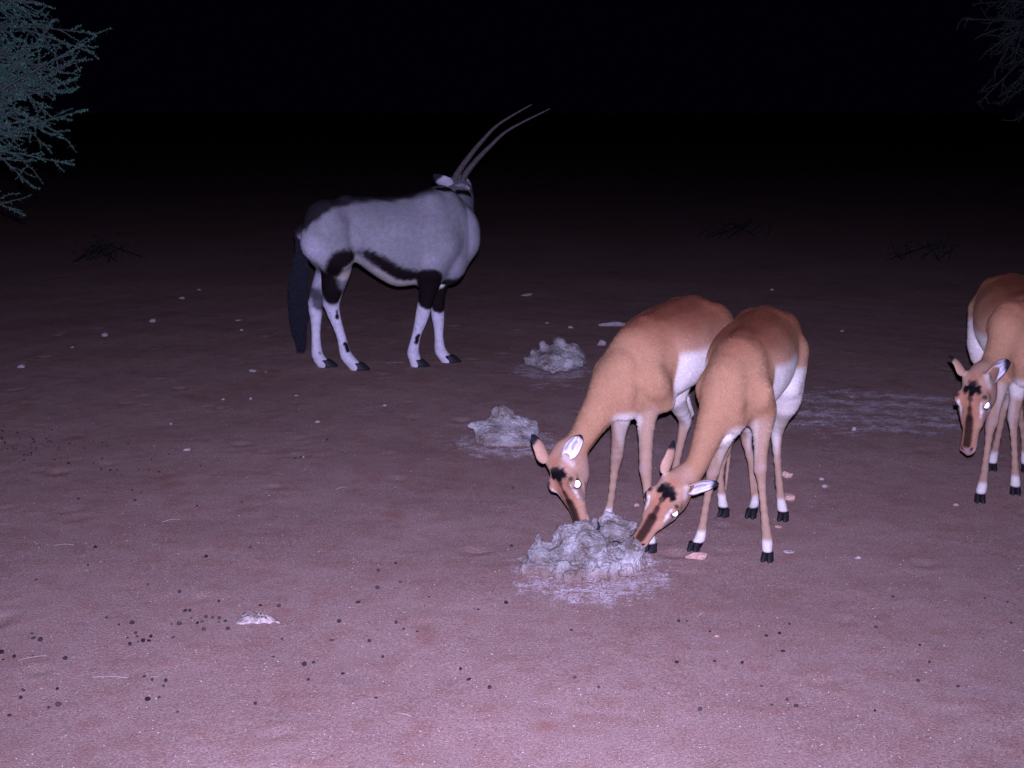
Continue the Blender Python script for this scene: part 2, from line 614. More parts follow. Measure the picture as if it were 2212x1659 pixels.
# ------------------------------------------------------------------ impala
RUFOUS = (0.165, 0.052, 0.023)
FAWN = (0.30, 0.156, 0.074)
TANLEG = (0.295, 0.185, 0.108)
WHITE = (0.54, 0.48, 0.37)
BLACK = (0.005, 0.004, 0.005)
CAMP = np.array((0, 0, CAM_H))

def impala(spec):
    S = spec
    Fd = nrm(S['fwd']); Ld = np.array((-Fd[1], Fd[0], 0.0)); Ud = np.array((0, 0, 1.0))
    o = np.array(S['shoulder'], float)            # ground point below the withers
    sc = S.get('scale', 1.0)
    rear = S.get('rear', 1.0)
    def T(x, y, z): return o + Fd * x * sc + Ld * y * sc + Ud * z * sc
    allp = [p for leg in S['legs'] for (p, r) in leg['pts']] + [S['poll'], S['nose'], S['ear_l'][1], S['ear_r'][1], T(-0.85 * rear, 0.2, 1.0), T(-0.85 * rear, -0.2, 0.5), T(0.2, 0.15, 0.95), T(0.2, -0.15, .5)]
    lo = np.min(allp, 0) - 0.07; hi = np.max(allp, 0) + 0.07
    lo[2] = max(lo[2], -0.03)
    B = Body(lo, hi, S.get('voxel', 0.0055))
    # trunk
    W = S.get('wide', 1.0)
    tz = S.get('topz', 0.0)
    secs = [(-0.80, .735, .045, .055, .07), (-0.755, .735, .095, .115, .12), (-0.68, .735, .128, .148 + tz * .8, .145), (-0.57, .735, .143, .165 + tz, .160),
            (-0.44, .725, .152, .170 + tz, .145), (-0.29, .72, .163, .165 + tz * .8, .155), (-0.14, .71, .152, .158 + tz * .3, .165), (-0.02, .69, .118, .168, .180),
            (0.07, .675, .090, .145, .160), (0.125, .655, .055, .10, .12)]
    B.trunk(o, Fd, [(x * (rear if x < 0 else 1) * sc, z * sc, 0.0, a * W * sc, bu * sc, bd * sc) for (x, z, a, bu, bd) in secs], 0.02, S.get('belly', 2.5))
    # shoulder blades, upper arms, haunches
    for s in (1, -1):
        B.seg(T(-0.01, s * .050, .805), T(0.075, s * .086, .66), .020 * sc, .048 * sc, .03)
        B.seg(T(-0.05, s * .090, .745), T(0.05, s * .092, .63), .018 * sc, .05 * sc, .025)
        B.seg(T(0.075, s * .088, .66), T(-0.015, s * .092, .56), .052 * sc, .045 * sc, .03)
        B.ell(T(-0.63 * rear, s * .085, .72), (np.array((.145, .065, .15)) * sc), .025, (Fd, Ld, Ud))
        B.seg(T(-0.60 * rear, s * .098, .72), T(-0.50 * rear, s * .118, .585), .085 * sc, .052 * sc, .02)
        B.seg(T(-0.54 * rear, s * .06, .855), T(-0.62 * rear, s * .085, .83), .03 * sc, .03 * sc, .03)   # hip bones
    for s in (1, -1):
        B.seg(T(0.135, s * .105, .78), T(0.135, s * .112, .62), .022 * sc, .020 * sc, .03, True)       # hollow before the shoulder
    B.tube([(T(-0.775 * rear, 0, .82), .020 * sc), (T(-0.825 * rear, 0, .74), .016 * sc), (T(-0.835 * rear, 0, .64), .014 * sc), (T(-0.83 * rear, 0, .57), .008 * sc)], .02)   # tail
    B.seg(T(0.06, 0, .59), T(0.11, 0, .535), .055 * sc, .042 * sc, .04)        # brisket
    B.seg(T(-0.60 * rear, 0, .875), T(-0.03, 0, .845), .012 * sc, .016 * sc, .04)   # spine ridge
    # legs
    for leg in S['legs']:
        lp = leg['pts']; lp = lp[:-1] + [(lp[-1][0], .012)]
        B.tube(lp, 0.035 if leg.get('kind') == 'fore' else 0.045, 3)
        ka = leg['pts'][leg['knee'] + 1][0]; kb = leg['pts'][-3][0]; bk = -Fd * .0125
        B.seg(ka + bk * 1.1, kb + bk * .9, .0095, .0085, .004)
        kn = leg['pts'][leg['knee']][0]
        B.seg(kn + Fd * .006 + Ld * .008, kn + Fd * .006 - Ld * .008 - Ud * .012, .019, .016, .008)
        for sg in (1, -1): B.seg(kb - Fd * .020 + Ld * .011 * sg - Ud * .004, kb - Fd * .024 + Ld * .012 * sg - Ud * .016, .006, .005, .003)
        for (p, q, r1, r2) in leg.get('extra', []):
            B.seg(p, q, r1, r2, 0.02)
    # head frame
    poll = np.asarray(S['poll']); nose = np.asarray(S['nose'])
    hf = nrm(nose - poll); hs = np.linalg.norm(nose - poll) / 0.285
    hu = nrm(np.asarray(S['hup']) - (np.asarray(S['hup']) @ hf) * hf)
    hl = np.cross(hu, hf)
    hw = S.get('hw', 1.0)
    def H(x, y, z): return poll + (hf * x + hl * y * hw + hu * z) * hs
    hsecs = [(-.03, -.022, .036, .038, .045), (0, -.012, .043, .046, .052), (.04, -.010, .049, .053, .060), (.085, -.012, .050, .050, .063), (.12, -.016, .043, .042, .058),
             (.16, -.021, .0335, .034, .046), (.20, -.025, .0275, .0275, .036), (.24, -.028, .026, .025, .029), (.268, -.031, .0255, .022, .026), (.284, -.034, .017, .014, .017)]
    HW = 1.16 * hw
    B.loft([(H(x, 0, z), a * hs * HW, bu * hs, bd * hs * 1.06) for (x, z, a, bu, bd) in hsecs], hu, 0.012, 5)
    for s in (1, -1):
        B.ell(H(.088, s * .050, .020), np.array((.030, .020, .022)) * hs, .02, (hf, hl, hu))       # brow over the eye
        B.seg(H(.115, s * .048, -.012), H(.175, s * .031, -.022), .017 * hs, .010 * hs, .02)     # cheek bone
        B.ell(H(.050, s * .038, -.047), np.array((.055, .024, .042)) * hs, .025, (hf, hl, hu))     # jaw
        B.seg(H(.268, s * .010, -.012), H(.278, s * .022, -.026), .006 * hs, .009 * hs, .01)       # nostril wing
        B.seg(H(.283, s * .013, -.018), H(.272, s * .0235, -.012), .0035 * hs, .0035 * hs, .004, True)
        B.ell(H(.102, s * .062, .008), np.array((.020, .013, .017)) * hs, .008, (hf, hl, hu), True)     # eye socket
        B.seg(H(.0, s * .036, .022), H(-.010, s * .046, .030), .018 * hs, .011 * hs, .02)          # ear foot
    B.seg(H(.225, 0, -.05), H(.262, 0, -.05), .016 * hs, .015 * hs, .015)                          # chin
    # neck
    nk = S['neck']
    B.loft([(p, a, bu, bd, u) for (p, a, bu, bd, u) in nk], Ud, 0.05, 4)
    for s in (1, -1):                                       # furrow along the side of the neck
        fu = []
        for i in range(1, len(nk) - 2):
            d_ = nrm(nk[i + 1][0] - nk[i - 1][0]); u_ = nk[i][4]; u_ = nrm(u_ - (u_ @ d_) * d_)
            fu.append((nk[i][0] + np.cross(u_, d_) * s * nk[i][1] * 1.0 - u_ * nk[i][3] * .50, nk[i][1] * .17))
        for i in range(len(fu) - 1): B.seg(fu[i][0], fu[i + 1][0], fu[i][1], fu[i + 1][1], .022, True)
    for (p, q, r1, r2, k) in S.get('bulge', []):
        B.seg(p, q, r1, r2, k)
    for (p, q, r1, r2, k) in S.get('groove', []):
        B.seg(p, q, r1, r2, k, True)
    V, F = B.mesh(5)
    # ---- coat
    L = V - o
    X = (L @ Fd) / sc; Yb = (L @ Ld) / sc; Z = L[:, 2] / sc
    C = np.tile(np.array(FAWN), (len(V), 1))
    wv = nz(V, 14.0)
    back = sstep(0.665, 0.85, Z + 0.03 * wv - 0.25 * np.abs(Yb) - 0.05 * sstep(-0.1, 0.1, X))
    blend(C, 0.85 * back, RUFOUS)
    blend(C, 0.55 * sstep(0.80, 0.85, Z + 0.01 * wv - 0.55 * np.abs(Yb)) * (1 - sstep(-0.04, 0.08, X)), (0.10, 0.026, 0.012))
    line = 0.735 + S.get('line_off', 0.0) - 0.02 * np.clip(X, -0.7, 0.1) + 0.006 * wv - 0.16 * sstep(-0.045, -0.005, X) - S.get('haunch', 0.08) * sstep(0.43 * rear, 0.50 * rear, -X)
    inb = sstep(-0.95, -0.9, X) * (1 - sstep(-0.03, 0.0, X))
    white = (1 - sstep(-0.02, 0.02, Z - line)) * inb * (Z > 0.36)
    blend(C, 0.35 * (1 - sstep(-0.02, 0.09, Z - line)) * inb, (0.44, 0.28, 0.18))
    blend(C, white, WHITE)
    dn = np.min([capd(V, nk[i][0], nk[i + 1][0]) for i in range(len(nk) - 1)], 0)
    dleg = np.full(len(V), 9.0)
    for leg in S['legs']:
        pts = [p for p, r in leg['pts']]
        first = 1 if leg['kind'] == 'fore' else 1
        d = np.min([capd(V, pts[i], pts[i + 1]) for i in range(first, len(pts) - 1)], 0)
        w = (1 - sstep(0.04, 0.075, d)) * (1 - sstep(0.54, 0.62, Z))
        blend(C, w, TANLEG)
        inner = -leg['side'] * (Yb - (pts[2] - o) @ Ld / sc)
        blend(C, w * (0.75 if leg['kind'] == 'hind' else 0.4) * sstep(0.0, 0.02, inner) * sstep(0.2, 0.34, Z), WHITE)
        if leg['kind'] == 'hind':
            blend(C, w * sstep(0.30, 0.42, Z) * 0.6, WHITE)
        hf_ = leg['pts'][-1][0]
        blend(C, (1 - sstep(0.018, 0.040, np.abs(Z - 0.052))) * (1 - sstep(.05, .07, np.linalg.norm(V[:, :2] - hf_[:2], axis=1))), WHITE)
        blend(C, (1 - sstep(0.033, 0.040, Z)) * (1 - sstep(.05, .07, np.linalg.norm(V[:, :2] - hf_[:2], axis=1))), BLACK)
        if leg['kind'] == 'fore':
            paint(V, C, [pts[leg['knee']] + Fd * 0.02], .02, .015, (0.30, 0.2, 0.15), .6)
    # underside of the chest
    paint(V, C, [T(0.12, 0, .505), T(0.0, 0, .47)], .05, .02, WHITE, .95)
    # head
    hq = (V - poll) / hs
    hx, hy, hz = hq @ hf, hq @ hl / hw, hq @ hu
    def hp2(pts, r, soft, c, s=1.0, wob=0.0, zmin=-.012):       # marks on the upper side of the head, in the face's own plane
        P2 = np.stack([hx, hy, 0 * hx], 1)
        pp = [np.array((a_, b_, 0.0)) for a_, b_ in pts]
        if len(pp) == 1: pp = pp * 2
        d = np.min([capd(P2, pp[i], pp[i + 1]) for i in range(len(pp) - 1)], 0) + wob * nz(V, 110.0, 2.0) + .5 * wob * nz(V, 300.0)
        ok = sstep(zmin - .004, zmin + .004, hz) * (hx > -.04) * (hx < .31) * (np.abs(hy) < .09) * (hz < .09)
        blend(C, (1 - sstep(r - soft, r + soft, d)) * s * ok, c)
    def hp(pts, r, soft, c, s=1.0, wob=0.0): paint(V, C, [H(*p) for p in pts], r * hs, soft * hs, c, s, wob)
    hp([(0.0, 0, 0), (.26, 0, -.02)], .085, .02, (0.33, 0.19, 0.11), .9)
    hp([(.02, 0, .07), (.26, 0, .02)], .045, .02, (0.30, 0.125, 0.058), .8)
    for s in (1, -1):
        hp([(.05, s * .05, -.06), (.15, s * .03, -.06)], .035, .025, (0.36, 0.24, 0.16), .7)
        hp([(.24, s * .026, -.045), (.275, s * .02, -.04)], .014, .01, WHITE, .75)
        hp2([(.104, s * .045), (.118, s * .0415), (.132, s * .040)], .0048, .0028, WHITE, .95, .0015)
        hp2([(.132, s * .040), (.152, s * .0385)], .0022, .0022, WHITE, .8, .001)       # pale crescent before the eye
        hp([(.080, s * .054, .034)], .011, .006, (0.010, 0.009, 0.011), .9)                    # dark brow spot
        hp([(.102, s * .060, .010)], .0195, .005, BLACK, 1)
        hp([(.125, s * .056, .0), (.165, s * .042, -.020)], .009, .007, (0.07, 0.055, 0.06), .75)
        hp([(-.005, s * .045, .03), (.025, s * .05, .008)], .012, .009, WHITE, .6)           # ear foot
        hp([(.283, s * .013, -.020), (.272, s * .0245, -.012)], .005, .002, BLACK, 1)
        hp([(.03, s * .03, .05)], .018, .015, (0.36, 0.24, 0.16), .6)
    hp2([(.045, .004), (.060, .026)], .013, .006, BLACK, 1, .005)                  # forehead patch
    hp2([(.045, -.004), (.058, -.024)], .012, .006, BLACK, 1, .005)
    hp2([(.038, 0), (.064, .001)], .015, .006, BLACK, 1, .005)
    hp2([(.046, -.022), (.046, .022)], .012, .005, BLACK, 1, .006)
    hp2([(.030, -.012), (.030, .012)], .010, .007, (.02, .015, .014), .7, .006)
    hp2([(.070, .0), (.088, 0)], .010, .005, BLACK, .9, .003)
    hp2([(.085, 0), (.13, 0)], .0055, .003, (0.07, 0.032, 0.022), .85, .001)
    hp2([(.125, 0), (.165, 0)], .0095, .005, (0.035, 0.015, 0.010), .9, .001)
    hp2([(.165, 0), (.205, 0), (.262, 0)], .0165, .006, (0.016, 0.008, 0.006), .94, .0015)
    hp([(.280, 0, -.024)], .016, .006, (0.24, 0.16, 0.14), .8)
    hp([(.285, .012, -.037), (.288, 0, -.034), (.285, -.012, -.037)], .003, .002, BLACK, .9)
    for s in (1, -1): hp([(.102, s * .060, .010)], .0195, .004, BLACK, 1)
    # assemble
    base = o
    root = empty('impala', base)
    tag(root, S['label'], 'impala', 'impalas at the mineral lick')
    body = mesh_obj('body', V, F, M_FUR, root, base, True, C)
    fv = -Fd * 0.7 - Ud * 0.6
    headish = (np.linalg.norm(V - H(.12, 0, -.02), axis=1) > 0.19 * hs).astype(float) * sstep(.42, .52, Z)
    hair_coat('short_hair', V, F, C, lambda p: np.tile(fv, (len(p), 1)), 85000, 0.013, 0.0016, root, base, headish, .05)
    for k, s in (('ear_l', 1), ('ear_r', -1)):
        b_, t_, op_ = S[k]
        ev, ef, ec = ear_mesh(H(-.004, s * .046, .030), t_, op_, 0.070 * hs * S.get(k + '_w', 1.0), 1.0, (0.62, 0.56, 0.54), (0.34, 0.20, 0.115), (0.012, 0.011, 0.014))
        mesh_obj('ear', ev, ef, M_EAR, root, base, True, ec)
    for s in (1, -1):
        c = H(.102, s * .0545, .009)
        look = nrm(nrm(CAMP - c) + 0.10 * hl * s + np.array((0, 0, -0.04)))
        if s == S['dark_eye']: look = hl * s
        eye_parts(root, base, c, look, .0165 * hs, .0135 * hs * S.get('pupil', 1.0))
    for leg in S['legs']:
        c = np.array(leg['pts'][-1][0]); c = np.array((c[0], c[1], 0.0)); c[2] = gz(c[0], c[1]) - 0.002
        hv, hfc = hoof_mesh(c + Fd * 0.008, S.get('hoofdir', Fd), .030, .047, .054)
        mesh_obj('hoof', hv, hfc, M_HOOF, root, base)
        if leg['kind'] == 'hind':
            p, q = leg['tuft']
            tv = []; tf = []
            ax = nrm(q - p)
            for i in range(260):
                t = random.random()
                an = random.uniform(-1.3, 1.3)
                d_ = -Fd * math.cos(an) + Ld * math.sin(an)
                c0 = p + (q - p) * t + d_ * 0.006
                e0 = c0 + ax * 0.022 + d_ * (0.013 + .006 * random.random())
                sd = np.cross(ax, d_) * 0.0016
                tf.append([len(tv), len(tv) + 1, len(tv) + 2]); tv += [c0 - sd, c0 + sd, e0]
            mesh_obj('leg_tuft', tv, tf, M_TAIL, root, base, False)
    # short tail, white below
    return root

def dz(p, z):     # same place, other height
    return np.array((p[0], p[1], z))

UPV = np.array((0, 0, 1.0))
def leg(kind, side, pts, knee=2, **kw):
    return dict(kind=kind, side=side, pts=pts, knee=knee, **kw)

# ---- impala in front (its flank to the right, muzzle at the right of the lick)
fB = nrm((-0.37, -0.93, 0)); lB = np.array((-fB[1], fB[0], 0))
oB = np.array((0.872, 4.90, 0.0))
hB1 = G(1690 / .6777, 1120 / .6777); hB2 = G(1622 / .6777, 1116 / .6777)
hipB = oB - fB * 0.56
B_spec = dict(
    label='slender tan impala whose muzzle touches the right end of the grey mineral lick', fwd=fB, shoulder=oB, scale=1.0, rear=0.84, wide=1.05,
    legs=[
        leg('fore', 1, [(c7(890, 380, 4.86), .048), (c7(893, 520, 4.85), .037), (c7(885, 680, 4.83), .026), (c7(878, 860, 4.80), .0225), (c7(885, 960, 4.80), .0165), (c7(905, 1200, 4.79), .0135), (c7(930, 1430, 4.785), .0185), (c7(932, 1520, 4.775), .0165), (c7(935, 1590, 4.77), .019)], 3),
        leg('fore', -1, [(c7(640, 440, 4.80), .046), (c7(590, 590, 4.82), .036), (c7(530, 760, 4.85), .026), (c7(492, 900, 4.87), .0215), (c7(470, 990, 4.88), .0165), (c7(428, 1210, 4.89), .0135), (c7(393, 1420, 4.895), .018), (c7(360, 1490, 4.885), .0165), (c7(335, 1545, 4.875), .019)], 3),
        leg('hind', 1, [(oB - fB * .54 + lB * .085 + UPV * .66, .085), (c7(1085, 300, 5.31), .062), (c7(1050, 440, 5.36), .037), (c7(1015, 570, 5.42), .024), (c7(1010, 660, 5.42), .0195), (c7(1022, 900, 5.36), .0145), (c7(1050, 1175, 5.31), .0185), (c7(1060, 1230, 5.29), .0165), (c7(1063, 1280, 5.28), .019)], 3,
            tuft=(c7(1028, 1070, 5.335), c7(1024, 980, 5.35)), extra=[(c7(1060, 400, 5.44), c7(1018, 575, 5.475), .014, .013)]),
        leg('hind', -1, [(oB - fB * .54 - lB * .085 + UPV * .66, .085), (oB - fB * .46 - lB * .10 + UPV * .54, .06), (oB - fB * .55 - lB * .09 + UPV * .42, .036), (oB - fB * .64 - lB * .085 + UPV * .32, .025), (oB - fB * .64 - lB * .085 + UPV * .27, .0195), (c7(850, 1010, 5.42), .0145), (c7(818, 1200, 5.35), .0185), (c7(806, 1235, 5.33), .0165), (c7(800, 1270, 5.32), .019)], 3,
            tuft=(c7(835, 1120, 5.38), c7(845, 1040, 5.40)), extra=[(oB - fB * .58 - lB * .085 + UPV * .46, oB - fB * .675 - lB * .085 + UPV * .33, .014, .013)]),
    ],
    poll=P(1461 / .6777, 1045 / .6777, 4.70), nose=P(1374 / .6777, 1172 / .6777, 4.635), hup=(-0.36, -0.84, 0.40), hw=1.2,
    ear_l=(None, P(1557 / .6777, 1052 / .6777, 4.70), (0.35, -0.85, -0.45)), ear_r=(None, P(1448 / .6777, 950 / .6777, 4.76), (-0.75, 0.45, -0.1)),
    dark_eye=-1,
    neck=[(oB + fB * .02 + UPV * .72, .088, .13, .13, UPV + fB * .3), (c2(1480, 740, 4.83), .082, .105, .11, UPV + fB * .8), (c2(1420, 900, 4.80), .068, .082, .085, UPV * .8 + fB), (c2(1360, 1080, 4.77), .056, .064, .066, UPV * .7 + fB), (c2(1290, 1270, 4.75), .046, .052, .052, UPV * .6 + fB), (c2(1215, 1400, 4.73), .042, .044, .046, UPV * .6 + fB), (P(1461 / .6777, 1050 / .6777, 4.71), .036, .034, .04, UPV * .6 + fB)],
    pupil=0.9,
)

# ---- impala behind and to the left
fA = nrm((-0.57, -0.82, 0)); lA = np.array((-fA[1], fA[0], 0))
oA = np.array((0.505, 5.02, 0.0))
A_spec = dict(
    label='larger tan impala at the left of the pair, muzzle behind the grey mineral lick', fwd=fA, shoulder=oA, scale=1.045, rear=0.72, wide=1.12,
    legs=[
        leg('fore', 1, [(c2(900, 850, 4.98), .05), (c2(907, 960, 4.96), .038), (c2(905, 1120, 4.93), .028), (c2(903, 1340, 4.90), .0235), (c2(910, 1440, 4.90), .0175), (c3(1028, 760, 4.89), .0140), (c3(1045, 1030, 4.88), .0185), (c3(1048, 1080, 4.87), .0165), (c3(1050, 1120, 4.865), .019)], 3),
        leg('fore', -1, [(c2(745, 890, 5.03), .048), (c2(725, 1010, 5.06), .036), (c2(712, 1120, 5.09), .027), (c2(700, 1260, 5.13), .0235), (c2(685, 1350, 5.15), .0175), (c3(770, 740, 5.17), .0140), (c3(738, 900, 5.18), .0185), (c3(726, 930, 5.18), .0165), (c3(718, 965, 5.175), .019)], 3),
        leg('hind', 1, [(oA - fA * .56 + lA * .09 + UPV * .69, .088), (oA - fA * .47 + lA * .11 + UPV * .565, .062), (oA - fA * .58 + lA * .09 + UPV * .45, .038), (oA - fA * .665 + lA * .085 + UPV * .34, .025), (oA - fA * .66 + lA * .085 + UPV * .29, .02), (c7(552, 900, 5.42), .0145), (c7(570, 1160, 5.36), .0185), (c7(577, 1205, 5.345), .0165), (c7(580, 1245, 5.335), .019)], 3,
            tuft=(c7(562, 1050, 5.385), c7(556, 960, 5.40)), extra=[(oA - fA * .60 + lA * .09 + UPV * .49, oA - fA * .70 + lA * .085 + UPV * .35, .014, .013)]),
        leg('hind', -1, [(oA - fA * .56 - lA * .085 + UPV * .69, .085), (c2(1105, 800, 5.42), .058), (c2(1130, 900, 5.46), .038), (c2(1180, 1010, 5.53), .026), (c2(1168, 1080, 5.54), .0205), (c2(1130, 1260, 5.51), .0155), (c2(1085, 1440, 5.48), .0165), (c3(1080, 760, 5.46), .0165), (c3(1068, 805, 5.45), .019)], 3,
            tuft=(c2(1088, 1480, 5.48), c2(1100, 1400, 5.49)), extra=[(c2(1195, 860, 5.51), c2(1225, 970, 5.55), .012, .014)]),
    ],
    poll=P(1213 / .6777, 992 / .6777, 4.87), nose=P(1250 / .6777, 1152 / .6777, 4.795), hup=(-0.72, -0.66, 0.2), hw=1.06,
    ear_l=(None, P(1256 / .6777, 944 / .6777, 4.77), (0.25, -0.95, -0.15)), ear_r=(None, P(1143 / .6777, 941 / .6777, 4.90), (-0.6, 0.45, -0.45)),
    dark_eye=-1,
    neck=[(oA + fA * .0 + UPV * .74, .092, .135, .14, UPV + fA * .3), (c2(700, 770, 4.97), .086, .115, .115, UPV + fA * .8), (c2(610, 900, 4.95), .070, .085, .085, UPV * .8 + fA), (c2(525, 1030, 4.93), .058, .067, .067, UPV * .7 + fA), (c2(430, 1190, 4.91), .048, .054, .054, UPV * .6 + fA), (c2(360, 1290, 4.89), .043, .045, .047, UPV * .6 + fA), (P(1214 / .6777, 996 / .6777, 4.88), .037, .034, .042, UPV * .6 + fA)],
)

# ---- impala at the right edge
fC = nrm((-0.24, -0.97, 0)); lC = np.array((-fC[1], fC[0], 0))
oC = np.array((2.27, 5.68, 0.0))
C_spec = dict(
    label='tan impala standing apart on bare sand with its head lowered above the ground', fwd=fC, line_off=-.055, haunch=0.0, shoulder=oC, scale=1.035, rear=0.9, wide=1.12,
    legs=[
        leg('fore', -1, [(oC - lC * .085 + UPV * .57 + fC * .02, .048), (c4(560, 880, 5.62), .034), (c4(545, 960, 5.61), .026), (c4(528, 1060, 5.60), .0225), (c4(515, 1120, 5.59), .0165), (c4(492, 1300, 5.57), .0135), (c4(468, 1470, 5.56), .0185), (c4(458, 1510, 5.55), .0165), (c4(452, 1550, 5.545), .019)], 3),
        leg('fore', 1, [(oC + lC * .085 + UPV * .57 + fC * .02, .048), (c4(705, 800, 5.67), .037), (c4(690, 900, 5.67), .028), (c4(668, 1020, 5.67), .0235), (c4(668, 1090, 5.67), .0165), (c4(676, 1270, 5.67), .0135), (c4(680, 1430, 5.67), .0185), (c4(680, 1475, 5.66), .0165), (c4(679, 1512, 5.655), .019)], 3),
        leg('hind', -1, [(oC - fC * .54 - lC * .085 + UPV * .67, .085), (oC - fC * .47 - lC * .11 + UPV * .545, .06), (c4(625, 800, 6.13), .036), (c4(613, 900, 6.20), .025), (c4(605, 960, 6.20), .0195), (c4(570, 1150, 6.13), .0145), (c4(538, 1290, 6.07), .0185), (c4(530, 1330, 6.06), .0165), (c4(528, 1368, 6.05), .019)], 3,
            tuft=(c4(560, 1225, 6.10), c4(570, 1165, 6.12)), extra=[(c4(640, 780, 6.20), c4(618, 900, 6.25), .014, .013)]),
        leg('hind', 1, [(oC - fC * .54 + lC * .085 + UPV * .67, .085), (oC - fC * .47 + lC * .11 + UPV * .545, .06), (oC - fC * .56 + lC * .09 + UPV * .43, .036), (oC - fC * .645 + lC * .085 + UPV * .325, .025), (oC - fC * .64 + lC * .085 + UPV * .28, .0195), (c4(735, 1150, 6.13), .0145), (c4(745, 1290, 6.06), .0185), (c4(748, 1340, 6.04), .0165), (c4(750, 1375, 6.03), .019)], 3,
            tuft=(c4(738, 1225, 6.10), c4(735, 1165, 6.12)), extra=[(oC - fC * .58 + lC * .085 + UPV * .47, oC - fC * .68 + lC * .085 + UPV * .335, .014, .013)]),
    ],
    poll=P(2113 / .6777, 818 / .6777, 5.44), nose=P(2084 / .6777, 972 / .6777, 5.34), hup=(-0.66, -0.72, 0.15), ear_l_w=1.25,
    ear_l=(None, P(2190 / .6777, 787 / .6777, 5.45), (0.10, -0.95, -0.25)), ear_r=(None, P(2044 / .6777, 772 / .6777, 5.50), (-0.62, 0.3, -0.5)),
    dark_eye=-1,
    neck=[(oC + fC * .02 + UPV * .72, .088, .13, .13, UPV + fC * .3), (c4(645, 420, 5.60), .084, .105, .11, UPV + fC * .8), (c4(612, 540, 5.57), .070, .080, .085, UPV * .8 + fC), (c4(565, 640, 5.54), .058, .064, .066, UPV * .7 + fC), (c4(510, 730, 5.50), .048, .052, .052, UPV * .6 + fC), (P(2113 / .6777, 824 / .6777, 5.45), .038, .036, .042, UPV * .6 + fC)],
    pupil=1.0,
)

for sp in (B_spec, A_spec, C_spec):
    impala(sp)

